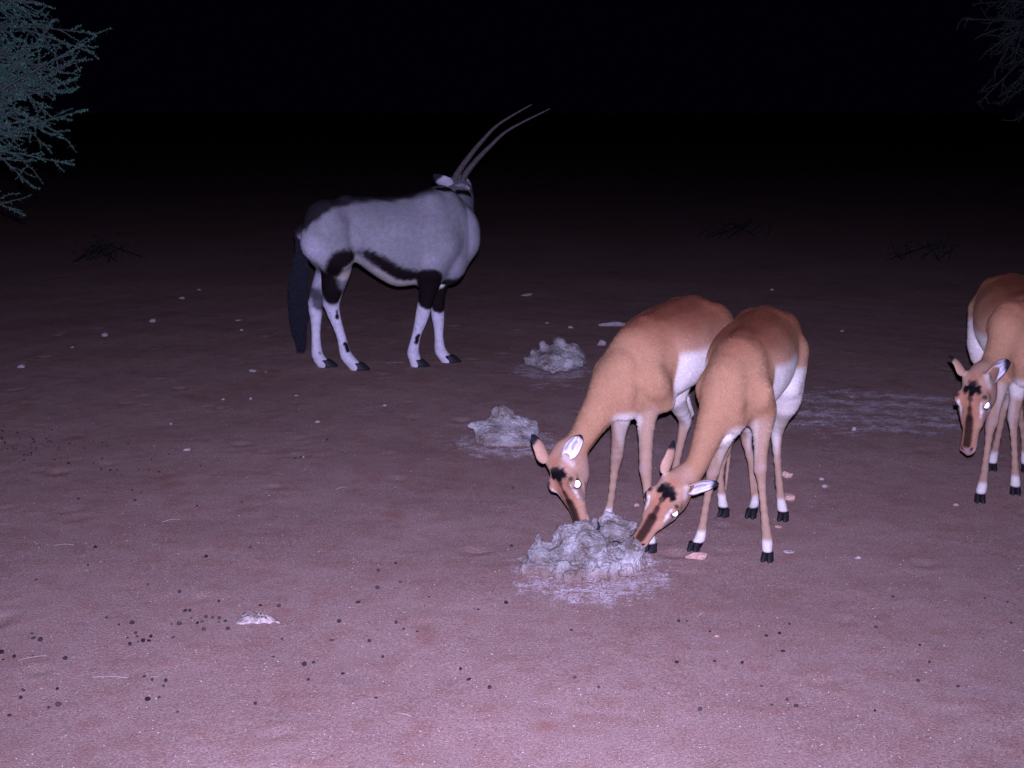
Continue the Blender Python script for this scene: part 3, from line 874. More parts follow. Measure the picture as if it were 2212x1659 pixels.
# ------------------------------------------------------------------ oryx
def oryx():
    Fd = nrm((0.97, 0.235, 0)); Ld = np.array((-Fd[1], Fd[0], 0.0)); Ud = UPV
    YA = lambda cx: 8.60 + (cx - 600) * 0.00031              # the body's mid plane along its axis
    def M(cx, cy, off=0.0):                                  # off: metres towards the camera
        return c1(cx, cy, YA(cx) - off)
    px = 0.5727 / 3.1875 * 8.8 / FOC                         # metres in one crop pixel at the oryx
    ctr = g1(560, 1560); base = np.array((-0.85, 8.63, 0.0))
    lo = np.array((-1.55, 8.15, -0.02)); hi = np.array((0.05, 9.62, 1.45))
    B = Body(lo, hi, 0.0085)
    prof = [(205, 745, 850, .05), (240, 690, 905, .12), (300, 645, 940, .175), (370, 612, 955, .205), (470, 600, 955, .225), (590, 605, 1035, .25), (700, 603, 1095, .26), (800, 590, 1092, .255), (890, 562, 1070, .235), (980, 548, 1070, .205), (1050, 590, 1045, .165), (1105, 680, 950, .10)]
    secs = []
    for x, t, b, a in prof:
        m = t * 0.45 + b * 0.55
        secs.append((M(x, m), a, (m - t) * px, (b - m) * px))
    o0 = np.array((M(600, 900)[0], M(600, 900)[1], 0.0))
    rows = []
    sdv = np.cross(Ud, Fd)
    for (p_, a_, bu_, bd_) in secs:
        rows.append(((p_ - o0) @ Fd, p_[2], (p_ - o0) @ sdv, a_, bu_, bd_))
    B.trunk(o0, Fd, rows, .03, 2.3)
    # chest and neck that turns away from the camera
    B.loft([(M(960, 800), .19, .26, .27, Ud), (c1(1020, 770, 8.80), .150, .21, .24, Ud), (c1(1050, 690, 8.95), .125, .17, .19, Ud), (c1(1060, 615, 9.10), .115, .125, .15, Ud), (c1(1068, 562, 9.22), .090, .09, .10, Ud)], Ud, 0.07, 4)
    B.seg(c1(1000, 955, 8.72), c1(1035, 880, 8.80), .13, .11, .06)
    B.seg(c1(1020, 1015, 8.72), c1(1080, 790, 8.86), .08, .112, .08)
    # head beyond, facing away
    hb = c1(1070, 548, 9.24)
    hf = nrm((-0.02, 0.93, -0.30)); 
    B.loft([(hb - hf * .02, .075, .07, .08, Ud), (hb + hf * .08, .085, .08, .10, Ud), (hb + hf * .16, .075, .065, .09, Ud), (hb + hf * .26, .05, .05, .065, Ud), (hb + hf * .34, .042, .042, .05, Ud)], Ud, .03, 3)
    # shoulder and thigh muscles
    for s in (1, -1):
        off = s * 0.13
        B.seg(M(915, 640, off), M(965, 860, off * 1.2), .07, .12, .06)
        B.seg(M(965, 880, off * 1.2), M(915, 1000, off * 1.25), .112, .085, .05)
        B.seg(M(330, 740, off), M(300, 860, off * 1.1), .14, .13, .04)
        B.seg(M(345, 800, off * 1.15), M(405, 930, off * 1.25), .15, .095, .025)
        B.seg(M(440, 640, off * .8), M(420, 690, off), .05, .05, .06)
    T_ = []
    near_h = [(M(360, 900, .13), .12), (c1(385, 1000, 8.50), .098), (c1(370, 1110, 8.53), .068), c8(585, 640, 8.57), c8(610, 760, 8.57), c8(690, 1000, 8.545), c8(745, 1220, 8.53), c8(800, 1290, 8.52), c8(865, 1370, 8.505)]
    rr = [None, None, None, .043, .036, .027, .034, .031, .036]
    near_h = near_h[:3] + [(p, r) for p, r in zip(near_h[3:], rr[3:])]
    far_h = [(M(330, 900, -.12), .12), (c1(350, 1000, 8.75), .085), (c1(300, 1110, 8.76), .058), (c8(390, 650, 8.76), .042), (c8(395, 760, 8.74), .036), (c8(395, 1000, 8.68), .027), (c8(410, 1220, 8.64), .034), (c8(445, 1280, 8.62), .031), (c8(490, 1340, 8.605), .036)]
    near_f = [(M(925, 960, .13), .10), (c1(915, 1060, 8.58), .068), (c1(895, 1140, 8.60), .050), (c8(1660, 690, 8.62), .043), (c8(1625, 830, 8.63), .036), (c8(1570, 1010, 8.64), .027), (c8(1535, 1190, 8.645), .034), (c8(1555, 1260, 8.64), .031), (c8(1575, 1345, 8.63), .035)]
    far_f = [(M(950, 960, -.12), .10), (c1(965, 1060, 8.86), .062), (c1(955, 1140, 8.86), .046), (c8(1825, 720, 8.86), .041), (c8(1835, 850, 8.85), .033), (c8(1840, 1020, 8.83), .026), (c8(1855, 1170, 8.82), .034), (c8(1905, 1240, 8.81), .031), (c8(1945, 1300, 8.79), .035)]
    legs = [near_h, far_h, near_f, far_f]
    for L_ in legs:
        B.tube(L_, .05, 3, .02)
    # hock points and dewclaws
    B.seg(c8(430, 560, 8.78), c8(330, 620, 8.78), .03, .022, .03)
    B.seg(c1(345, 1100, 8.55), c8(520, 620, 8.57), .035, .024, .03)
    V, F = B.mesh(3)
    # ---- coat
    GREY = (0.222, 0.220, 0.200)
    C = np.tile(np.array(GREY), (len(V), 1))
    wv = nz(V, 9.0)
    blend(C, 0.3 * sstep(-0.2, 0.8, wv), (0.31, 0.285, 0.275))
    def pt(pts, r, soft, c, s=1.0, wob=.004): paint(V, C, pts, r, soft, c, s, wob)
    for s in (1,):
        off = .22
        pt([M(215, 800, .1), M(250, 900, .18), M(290, 1010, .2)], .10, .06, (0.45, 0.42, 0.41), .8)     # pale rump
        pt([M(1180, 700, .15), M(1190, 850, .2), M(1100, 1010, .2)], .10, .06, (0.35, 0.325, 0.315), .7)
    black_b = (0.011, 0.007, 0.007)
    # spine stripe
    Zb = V[:, 2]
    pt([M(185, 760, .03), M(220, 695, .04), M(300, 632, .05), M(370, 600, .05), M(440, 592, .03)], .075, .025, black_b, .95)
    pt([M(400, 592, .03), M(500, 588, .03), M(640, 594, .03), M(760, 585, .03), M(860, 558, .02), M(960, 535, 0)], .042, .018, black_b, .9)
    pt([M(420, 690, .2), M(500, 640, .15), M(800, 680, .22), M(950, 700, .2)], .09, .08, (.18, .165, .16), .6)
    ax_x = (V - o0) @ Fd
    rw = sorted(rows)
    ztop = np.interp(ax_x, [q_[0] for q_ in rw], [q_[1] + q_[4] for q_ in rw])
    wd_ = np.interp(ax_x, [-.48, -.40, -.30, -.18, -.05, .2, .40], [.045, .06, .06, .05, .035, .03, .02])
    blend(C, .95 * (1 - sstep(-.02, .02, ztop - V[:, 2] - wd_ + .012 * nz(V, 25.0))) * (1 - sstep(.36, .44, ax_x)), black_b)
    # belly
    for off in (.25, -.25):
        pt([M(430, 1000, off * .6), M(560, 1075, off * .7), M(700, 1120, off * .6), M(860, 1105, off * .5)], .10, .02, WHITE, .9)
        # flank stripe
        pt([M(400, 950, off), M(480, 945, off), M(560, 945, off), M(640, 985, off), M(740, 1040, off * .9), M(840, 1065, off * .9), M(920, 1050, off * .8)], .055, .024, black_b, 1, .008)
    pt([M(600, 1090, 0), M(800, 1115, 0)], .10, .03, WHITE, .9)
    pt([M(990, 1090, .1), M(1070, 1065, .05), M(1085, 1075, -.1)], .045, .02, black_b, .95)      # breast
    # legs: black upper, white lower
    for i, L_ in enumerate(legs):
        pts = [p for p, r in L_]
        pt(pts[3:], .075, .012, (0.58, 0.545, 0.52), 1, .004)
        if i == 0:
            pt([pts[1] + (-.03, -.05, 0), pts[2] + (-.02, -.05, 0), c1(370, 1160, 8.48)], .074, .020, black_b, 1)
            pt([M(420, 955, .24), M(385, 985, .24), c1(370, 1030, 8.36)], .060, .022, black_b, 1)
            pt([c1(440, 990, 8.52), c1(425, 1100, 8.55), c1(415, 1170, 8.55)], .030, .008, WHITE, 1)
            pt([c8(660, 700, 8.53), c8(650, 780, 8.53)], .016, .006, black_b, 1)
            pt([c8(735, 1090, 8.52), c8(770, 1165, 8.51)], .018, .006, black_b, 1)
        if i == 1:
            pt([c1(285, 1130, 8.74), c1(290, 1200, 8.74), c8(440, 600, 8.74)], .05, .014, (0.05, .04, .045), .9)
            pt([c1(300, 1060, 8.74)], .07, .03, (0.42, .40, .41), .8)
            pt([c8(450, 1195, 8.6)], .014, .006, black_b, 1)
        if i == 2:
            pt([M(910, 1060, .2), c1(900, 1130, 8.56), c1(905, 1165, 8.58)], .085, .010, black_b, 1)
            pt([c8(1600, 1010, 8.60), c8(1585, 1080, 8.60)], .022, .006, black_b, 1)
            pt([M(905, 960, .25)], .05, .03, (0.36, .33, .32), .5)
        if i == 3:
            pt([c1(970, 1070, 8.82), c1(955, 1150, 8.82), c8(1850, 620, 8.82)], .066, .010, black_b, 1)
            pt([c8(1880, 400, 8.80)], .022, .008, WHITE, 1)
        d2 = pts[-2]
        pt([d2 + np.array((-.05, 0, .0))], .016, .008, black_b, .9)
        # flecks on the white shins
        for q in range(26):
            a = pts[3] + (pts[6] - pts[3]) * random.random()
            pt([a + np.array((random.uniform(-.035, .035), -.03, random.uniform(-.02, .02)))], .0035, .003, (0.12, .1, .11), .8, 0)
    # nape band behind the ears, pale crown
    pt([c1(1010, 545, 9.12), c1(1078, 520, 9.2), c1(1120, 545, 9.2)], .055, .015, (0.5, .48, .5), .9)
    def surf(cx, cy):                                   # the coat point that this direction meets first
        r_ = nrm(c1(cx, cy, 9.0) - CAMP); w_ = V - CAMP
        t_ = w_ @ r_; d_ = np.linalg.norm(w_ - t_[:, None] * r_, axis=1)
        k_ = np.where(d_ < .014)[0]
        return V[k_[np.argmin(t_[k_])]] if len(k_) else V[np.argmin(d_)]
    pt([surf(x_, y_) for x_, y_ in ((962, 553), (1000, 556), (1040, 562), (1080, 570), (1110, 576), (1138, 582))], .026, .010, black_b, 1, .003)
    pt([surf(x_, y_) for x_, y_ in ((1075, 535), (1100, 530), (1122, 552))], .022, .010, (.5, .47, .44), 1, .002)
    pt([hb + hf * .2, hb + hf * .34], .07, .02, WHITE, .9)
    root = empty('gemsbok_oryx', base)
    tag(root, 'grey oryx with long straight horns looking away into the dark', 'oryx')
    mesh_obj('body', V, F, M_ORYX, root, base, True, C)
    hair_coat('short_hair', V, F, C, lambda p: np.tile(-Fd * .7 - Ud * .6, (len(p), 1)), 75000, .018, .0026, root, base, sstep(.45, .6, V[:, 2]), .05)
    # horns: long tapering rods, ringed on the lower half
    def horn(pts, r0):
        R = catmull(pts, 14)
        n = len(R); V_ = []; F_ = []; seg = 14
        for i, p in enumerate(R):
            t = i / (n - 1)
            d = nrm(R[min(i + 1, n - 1)] - R[max(i - 1, 0)])
            a = nrm(np.cross(d, (0.2, 1, 0.1))); b = np.cross(d, a)
            r = r0 * (1 - t) ** 0.8 + .0025
            if t < .62: r *= 1 + .11 * (1 - t / .62) * math.sin(i * 2.2)
            for j in range(seg):
                an = 2 * math.pi * j / seg
                V_.append(p + r * (a * math.cos(an) + b * math.sin(an)))
        for i in range(n - 1):
            for j in range(seg):
                F_.append([i * seg + j, i * seg + (j + 1) % seg, (i + 1) * seg + (j + 1) % seg, (i + 1) * seg + j])
        F_.append(list(range(seg))[::-1]); F_.append([(n - 1) * seg + j for j in range(seg)])
        mesh_obj('horn', V_, F_, M_HORN, root, base)
    horn([c1(1030, 545, 9.10), c1(1060, 480, 9.10), c1(1118, 395, 9.07), c1(1195, 300, 9.03), c1(1295, 200, 8.98), c1(1475, 92, 8.90)], .0245)
    horn([c1(1075, 545, 9.13), c1(1110, 475, 9.14), c1(1165, 405, 9.12), c1(1240, 328, 9.09), c1(1350, 232, 9.05), c1(1577, 116, 8.97)], .0245)
    for (b_, t_, op_, w_) in ((c1(1030, 550, 9.04), c1(928, 472, 8.97), (0.2, 0.9, 0.5), .10), (c1(1085, 560, 9.08), c1(1150, 588, 9.06), (0.1, .9, .6), .085)):
        ev, ef, ec = ear_mesh(b_, t_, op_, w_, 1.0, (.45, .42, .4), (.34, .31, .30), (.015, .013, .015))
        mesh_obj('ear', ev, ef, M_EAR, root, base, True, ec)
    for i, L_ in enumerate(legs):
        c = np.array(L_[-1][0]); c = np.array((c[0], c[1], gz(c[0], c[1]) - .003))
        hv, hfc = hoof_mesh(c + Fd * .035, Fd, .046, .074, .10)
        mesh_obj('hoof', hv, hfc, M_HOOF, root, base)
    # tail: dock and a long black brush of hair
    TV = []; TF = []
    spine = [c1(200, 770, 8.50), c1(172, 800, 8.47), c1(180, 870, 8.46), c1(190, 960, 8.46), c1(180, 1060, 8.46), c1(175, 1180, 8.46), c1(180, 1320, 8.46), c1(192, 1480, 8.46)]
    R = catmull(spine, 6)
    for i in range(2600):
        t0 = .88 * random.random()
        ln = random.uniform(.08, .26) * (0.25 + 0.75 * min(1, t0 * 3))
        n = len(R) - 1
        wd = .014 + .038 * float(sstep(.22, .5, np.float64(t0))) * (1 - .55 * float(sstep(.75, 1.0, np.float64(t0))))
        an = random.uniform(0, 2 * math.pi); rr_ = random.random() ** .6 * wd
        o_ = np.array((math.cos(an) * rr_, math.sin(an) * rr_ * .8, 0))
        pts = []; tend = 1.0 - .28 * random.random() ** 1.5
        for q in range(4):
            t = min(tend, t0 + ln * q / 3)
            f = t * n; k = min(int(f), n - 1)
            p = R[k] + (R[k + 1] - R[k]) * (f - k)
            tap = 1 - .5 * float(sstep(.75, 1.0, np.float64(t)))
            pts.append(p + o_ * tap * (1 + .15 * q) + np.array((random.gauss(0, .003), random.gauss(0, .003), 0)))
        b0 = len(TV)
        for q, p in enumerate(pts):
            w = .0028 * (1 - q / 3.2)
            TV += [p - (w, 0, 0), p + (w, .0005, 0)]
        for q in range(3):
            TF.append([b0 + 2 * q, b0 + 2 * q + 1, b0 + 2 * q + 3, b0 + 2 * q + 2])
    mesh_obj('tail', TV, TF, M_TAIL, root, base, False)
oryx()

# ------------------------------------------------------------------ ground
LICKS = [(g5(700, 1430), .38), (g6(940, 700), .36), (g6(520, 1390), .36)]
def ground():
    def axis(lo, hi, h, far_lo, far_hi):
        mid = list(np.arange(lo, hi + 1e-6, h))
        a = []; q = lo; s = h
        while q > far_lo: s *= 1.35; q -= s; a.append(q)
        b = []; q = hi; s = h
        while q < far_hi: s *= 1.35; q += s; b.append(q)
        return np.array(a[::-1] + mid + b)
    xs = axis(-4.2, 4.2, .03, -400, 400); ys = axis(2.6, 12, .03, -60, 700)
    Xg, Yg = np.meshgrid(xs, ys, indexing='ij')
    near = np.exp(-np.maximum(0, np.hypot(Xg, Yg - 6) - 9) / 10)
    Zg = gz(Xg, Yg) * near
    # hoof scuffs
    r2 = np.random.default_rng(5)
    for i in range(300):
        cx, cy = r2.uniform(-3.6, 3.6), r2.uniform(3.0, 10.5)
        rr = r2.uniform(.025, .05); dp = .002 + .009 * r2.random() ** 2.5; el = r2.uniform(.7, 1.6); an_ = r2.uniform(0, 3.14)
        ix = slice(*np.searchsorted(xs, (cx - .14, cx + .14))); iy = slice(*np.searchsorted(ys, (cy - .14, cy + .14)))
        ddx = Xg[ix, iy] - cx; ddy = Yg[ix, iy] - cy
        d = np.hypot((ddx * math.cos(an_) + ddy * math.sin(an_)) / el, -ddx * math.sin(an_) + ddy * math.cos(an_)) / rr
        Zg[ix, iy] += -dp * np.exp(-d ** 2) + dp * .5 * np.exp(-((d - 1.5) / .4) ** 2)
    V = np.stack([Xg, Yg, Zg], -1).reshape(-1, 3)
    ny = len(ys)
    i, j = np.meshgrid(np.arange(len(xs) - 1), np.arange(ny - 1), indexing='ij')
    a = (i * ny + j).ravel()
    Fq = np.stack([a, a + ny, a + ny + 1, a + 1], 1)
    # mineral crust as a mask with its own shape
    mk = np.zeros(len(V))
    for (c, r) in LICKS:
        d = np.hypot((V[:, 0] - c[0]), (V[:, 1] - c[1]) * .9)
        mk = np.maximum(mk, 1 - sstep(r * .55, r * 1.25, d))
    # wide salty patch behind the pair
    c0 = G(2760, 1310)
    d = np.hypot((V[:, 0] - c0[0]) / 1.05, (V[:, 1] - c0[1]) / .85)
    mk = np.maximum(mk, (.90 + .35 * nz(V * np.array((1, 2.2, 1)), 7.0)) * (1 - sstep(.5, 1.2, d + .12 * nz(V, 5.0))))
    for p, r in ((g6(1150, 840), .22), (g6(850, 840), .2), (g3(1110, 395), .12), (c2(1000, 960, 6)[:3] * 0 + g2(1030, 980), .35)):
        d = np.hypot((V[:, 0] - p[0]), (V[:, 1] - p[1]) * .8)
        mk = np.maximum(mk, .75 * (1 - sstep(r * .3, r, d)))
    m, nt, b = new_mat('red_sand')
    tc = N(nt, 'ShaderNodeTexCoord'); ob = tc.outputs['Object']
    at = N(nt, 'ShaderNodeAttribute', attribute_name='Col')
    big = noise_n(nt, ob, 0.9, 5); med = noise_n(nt, ob, 9.0, 5); fine = noise_n(nt, ob, 130.0, 4); grit = noise_n(nt, ob, 420.0, 3)
    c = mix(nt, ramp(nt, big, [(.35, 0.0), (.65, 1.0)]), (0.290, 0.182, 0.134), (0.34, 0.222, 0.165))
    c = mix(nt, ramp(nt, med, [(.46, 0.0), (.74, .5)]), c, (0.25, 0.112, 0.07))
    c = mix(nt, 1.0, c, ramp(nt, fine, [(.28, .62), (.72, 1.22)]), 'MULTIPLY')
    c = mix(nt, 1.0, c, ramp(nt, grit, [(.28, .5), (.72, 1.4)]), 'MULTIPLY')
    blot = ramp(nt, noise_n(nt, ob, 2.3, 6, .62), [(.60, 0.0), (.70, .55)])
    c = mix(nt, blot, c, (0.22, 0.085, 0.05))
    # pale and dark grains
    for (sc_, th, rnd, colr) in ((230.0, .16, .955, (.85, .8, .8)), (120.0, .14, .975, (.8, .72, .7)), (150.0, .20, .95, (.10, .07, .07)), (70.0, .13, .975, (.07, .05, .06))):
        vo = N(nt, 'ShaderNodeTexVoronoi'); vo.inputs['Scale'].default_value = sc_
        nt.links.new(ob, vo.inputs['Vector'])
        dot = ramp(nt, vo.outputs['Distance'], [(th, 1.0), (th + .1, 0.0)])
        sep = N(nt, 'ShaderNodeSeparateColor'); nt.links.new(vo.outputs['Color'], sep.inputs[0])
        pick = ramp(nt, sep.outputs[0], [(rnd - .005, 0.0), (rnd + .005, 1.0)])
        c = mix(nt, mix(nt, 1.0, dot, pick, 'MULTIPLY'), c, colr)
    # crust
    crn = noise_n(nt, ob, 11.0, 10, .78)
    stretch = N(nt, 'ShaderNodeMapping'); stretch.inputs['Scale'].default_value = (10.0, 15.0, 10.0)
    nt.links.new(ob, stretch.inputs['Vector'])
    crs = noise_n(nt, stretch.outputs[0], 1.0, 9, .8)
    cm = mix(nt, .5, crn, crs)
    th = N(nt, 'ShaderNodeMath', operation='MULTIPLY_ADD'); nt.links.new(at.outputs[0], th.inputs[0]); th.inputs[1].default_value = .20; 
    nt.links.new(cm, th.inputs[2])
    cr = ramp(nt, th.outputs[0], [(.655, 0.0), (.73, .7), (.82, .9)])
    cr = mix(nt, 1.0, cr, ramp(nt, fine, [(.40, .0), (.56, 1.0)]), 'MULTIPLY')
    cr = mix(nt, 1.0, cr, ramp(nt, at.outputs[0], [(.02, 0.0), (.2, 1.0)]), 'MULTIPLY')
    c = mix(nt, cr, c, (0.70, 0.63, 0.57))
    nt.links.new(c, b.inputs['Base Color'])
    b.inputs['Roughness'].default_value = .95
    b.inputs['Specular IOR Level'].default_value = .02
    b.inputs['Diffuse Roughness'].default_value = 0.05
    add = N(nt, 'ShaderNodeMath', operation='MULTIPLY_ADD'); nt.links.new(fine, add.inputs[0]); add.inputs[1].default_value = 1.6; nt.links.new(grit, add.inputs[2])
    add2 = N(nt, 'ShaderNodeMath', operation='MULTIPLY_ADD'); nt.links.new(med, add2.inputs[0]); add2.inputs[1].default_value = 3.0; nt.links.new(add.outputs[0], add2.inputs[2])
    bump(nt, b, add2.outputs[0], .7, .0022)
    o = mesh_obj('sandy_ground', V, Fq, m, None, None, True, np.repeat(mk[:, None], 3, 1))
    tag(o, 'bare reddish sand with pale mineral crust', None, None, 'structure')
    return Xg, Yg, Zg
ground()

# ------------------------------------------------------------------ mineral licks
def lick_mat():
    m, nt, b = new_mat('grey_mineral')
    tc = N(nt, 'ShaderNodeTexCoord'); ob = tc.outputs['Object']
    a = noise_n(nt, ob, 14.0, 7, .62); f = noise_n(nt, ob, 90.0, 5, .6); g = noise_n(nt, ob, 340.0, 3)
    c = mix(nt, ramp(nt, a, [(.36, 0.0), (.58, 1.0)]), (0.16, 0.115, 0.08), (0.33, 0.30, 0.245))
    c = mix(nt, ramp(nt, noise_n(nt, ob, 8.0, 6, .6), [(.49, 0.0), (.65, .85)]), c, (0.64, 0.60, 0.51))
    c = mix(nt, ramp(nt, f, [(.52, 0.0), (.72, .55)]), c, (0.66, 0.61, 0.53))
    c = mix(nt, 1.0, c, ramp(nt, g, [(.3, .72), (.7, 1.2)]), 'MULTIPLY')
    geo = N(nt, 'ShaderNodeNewGeometry')
    sep = N(nt, 'ShaderNodeSeparateXYZ'); nt.links.new(geo.outputs['Position'], sep.inputs[0])
    lw = N(nt, 'ShaderNodeMath', operation='MULTIPLY_ADD'); nt.links.new(f, lw.inputs[0]); lw.inputs[1].default_value = -.12; nt.links.new(sep.outputs[2], lw.inputs[2])
    lw2 = N(nt, 'ShaderNodeMath', operation='ADD'); nt.links.new(lw.outputs[0], lw2.inputs[0]); lw2.inputs[1].default_value = .06
    low = ramp(nt, lw2.outputs[0], [(0.0, .8), (.06, 0.0)])
    c = mix(nt, low, c, (0.30, 0.185, 0.13))
    nt.links.new(c, b.inputs['Base Color'])
    b.inputs['Roughness'].default_value = .85
    b.inputs['Specular IOR Level'].default_value = .08
    b.inputs['Diffuse Roughness'].default_value = 0.0
    ad = N(nt, 'ShaderNodeMath', operation='MULTIPLY_ADD'); nt.links.new(f, ad.inputs[0]); ad.inputs[1].default_value = 2.0; nt.links.new(g, ad.inputs[2])
    bump(nt, b, ad.outputs[0], 1.0, .009)
    return m
M_LICK = lick_mat()

def rough(V, F, amp, sc, seed):
    Nn = vnormals(V, F)
    off = np.empty(len(V))
    for i, p in enumerate(V):
        q = Vector(p) * sc + Vector((seed, seed * .7, seed * 1.3))
        a = mnoise.fractal(q, 1.0, 2.1, 4)
        r = 1 - abs(mnoise.noise(q * 1.9))
        r3 = 1 - abs(mnoise.noise(q * 4.3))
        off[i] = a * .75 + (r - .75) * .6 + .45 * mnoise.fractal(q * 4.0, .8, 2.0, 4) - .55 * max(0, r3 - .86) / .14 * .6
    return V + Nn * (off * amp)[:, None]

def lick(build, lo, hi, h, label, base, amp=.011, sc=17.0, seed=3.0):
    B = Body(lo, hi, h)
    build(B)
    V, F = B.mesh(1)
    V = rough(V, F, amp, sc, seed)
    o = mesh_obj('mineral_lick', V, F, M_LICK, None, base)
    o.location = base
    tag(o, label, 'mineral lick', 'mineral licks')
    return o

def lick1(B):
    B.ell(c5(640, 1340, 4.74), (.185, .135, .095), .03)
    B.ell(c5(240, 1310, 4.69), (.050, .075, .075), .03)
    B.seg(c5(225, 1240, 4.67), c5(200, 1065, 4.68), .040, .009, .02)
    B.seg(c5(260, 1180, 4.69), c5(330, 1180, 4.70), .025, .02, .03)
    B.seg(c5(430, 1090, 4.74), c5(640, 1020, 4.75), .040, .036, .03)
    B.seg(c5(470, 1010, 4.735), c5(480, 1010, 4.735), .012, .012, .02)
    B.ell(c5(650, 1200, 4.72), (.10, .08, .07), .03)
    B.seg(c5(735, 960, 4.78), c5(745, 925, 4.78), .018, .011, .02)
    B.seg(c5(890, 950, 4.80), c5(1070, 1010, 4.78), .040, .026, .006)
    B.seg(c5(900, 1030, 4.76), c5(1000, 1060, 4.75), .042, .034, .004)
    B.seg(c5(640, 1110, 4.67), c5(760, 1180, 4.66), .03, .035, .006)
    B.seg(c5(1100, 990, 4.77), c5(1125, 985, 4.765), .016, .010, .015)
    B.ell(c5(1080, 1260, 4.69), (.052, .065, .062), .006)
    B.ell(c5(1150, 1200, 4.665), (.028, .04, .046), .003)
    B.ell(c5(330, 1400, 4.62), (.075, .05, .035), .03)
    B.ell(c5(760, 1430, 4.63), (.13, .06, .04), .04)
    B.ell(c5(620, 1470, 4.66), (.21, .13, .022), .05)
    B.ell(c5(960, 1400, 4.66), (.08, .08, .04), .04)
    rl = random.Random(3)
    for i in range(26):
        a = rl.uniform(0, 6.28); k_ = rl.uniform(.85, 1.12)
        p = np.array((.27 + math.cos(a) * .21 * k_, 4.70 + math.sin(a) * .15 * k_, rl.uniform(-.005, .02)))
        B.ell(p, (rl.uniform(.015, .045), rl.uniform(.015, .04), rl.uniform(.012, .035)), .012)
    for i in range(22):
        p = c5(rl.uniform(180, 1130), rl.uniform(1150, 1420), rl.uniform(4.57, 4.68)); q = rl.uniform(.012, .03)
        B.ell(p, (q, q, q * .8), .008, None, rl.random() < .45)
    for p, r in ((c5(340, 1060, 4.70), .035), (c5(560, 1250, 4.60), .03), (c5(800, 1250, 4.61), .025), (c5(970, 1180, 4.64), .022), (c5(420, 1260, 4.60), .02)):
        B.ell(p, (r, r, r), .03, None, True)
lick(lick1, (0.02, 4.42, -.05), (0.62, 4.98, .33), .0045, 'large knobbly grey mineral lick that two impalas are nosing', g5(640, 1400), .0125, 12.0, 3.0)

def lick2(B):
    B.ell(c6(960, 600, 8.35), (.17, .14, .07), .04)
    B.seg(c6(980, 560, 8.38), c6(1000, 450, 8.40), .085, .055, .04)
    B.seg(c6(860, 480, 8.38), c6(850, 445, 8.38), .03, .022, .02)
    B.seg(c6(770, 560, 8.33), c6(765, 535, 8.33), .045, .03, .03)
    B.seg(c6(700, 600, 8.30), c6(690, 590, 8.3), .035, .02, .03)
    B.seg(c6(1140, 520, 8.38), c6(1190, 590, 8.34), .06, .05, .03)
    B.seg(c6(1110, 630, 8.26), c6(1200, 625, 8.26), .03, .03, .03)
    for p, r in ((c6(860, 680, 8.18), .06), (c6(1060, 690, 8.18), .035), (c6(1060, 540, 8.27), .03), (c6(780, 620, 8.2), .03)):
        B.ell(p, (r, r, r), .02, None, True)
lick(lick2, (-0.08, 8.05, -.05), (0.58, 8.7, .38), .008, 'rounded grey mineral lick with a hollow foot, farthest from the flash', g6(960, 640), .015, 11.0, 9.0)

def lick3(B):
    B.ell(c6(450, 1290, 6.55), (.14, .12, .06), .04)
    B.seg(c6(430, 1200, 6.57), c6(430, 1095, 6.58), .05, .032, .03)
    B.seg(c6(470, 1100, 6.58), c6(530, 1110, 6.58), .032, .022, .03)
    B.seg(c6(380, 1085, 6.57), c6(390, 1130, 6.57), .02, .03, .02)
    B.seg(c6(600, 1200, 6.58), c6(770, 1210, 6.60), .045, .022, .03)
    B.seg(c6(330, 1230, 6.54), c6(150, 1222, 6.54), .038, .014, .03)
    B.seg(c6(740, 1280, 6.56), c6(700, 1340, 6.5), .035, .04, .03)
    B.ell(c6(500, 1370, 6.50), (.17, .10, .03), .04)
    for p, r in ((c6(330, 1150, 6.5), .028), (c6(600, 1120, 6.5), .03), (c6(620, 1290, 6.42), .025)):
        B.ell(p, (r, r, r), .03, None, True)
lick(lick3, (-0.36, 6.25, -.05), (0.25, 6.85, .3), .007, 'jagged grey mineral lick with a thin spur, beside an impala ear', g6(450, 1350), .010, 12.0, 15.0)

# ------------------------------------------------------------------ stones
def stone_mesh(name, seed, planes=13, sub=3, soft=.0):
    r = random.Random(seed)
    bm = bmesh.new()
    bmesh.ops.create_icosphere(bm, subdivisions=sub, radius=1.0)
    pl = []
    for i in range(planes):
        v = Vector((r.gauss(0, 1), r.gauss(0, 1), r.gauss(0, .8))).normalized()
        pl.append((v, r.uniform(.55, .9)))
    for v in bm.verts:
        for n, d in pl:
            q = v.co.dot(n)
            if q > d: v.co -= n * (q - d)
        v.co += v.co.normalized() * .05 * mnoise.fractal(v.co * 2.5 + Vector((seed, 0, 0)), 1, 2, 3)
    me = bpy.data.meshes.new(name); bm.to_mesh(me); bm.free()
    me.polygons.foreach_set('use_smooth', [True] * len(me.polygons))
    return me

M_STONE = plain_mat('pale_stone', (0.33, 0.265, 0.22), .9, .05, 2.2, .4, .5, .03)
M_STONE2 = plain_mat('pink_stone', (0.42, 0.25, 0.17), .9, .05, 2.2, .4, .5, .03)
stone_src = {}
for k in range(6):
    for mi, mm in enumerate((M_STONE, M_STONE2)):
        me = stone_mesh('stone', 10 + k * 3 + mi); me.materials.append(mm)
        stone_src[(k, mi)] = me

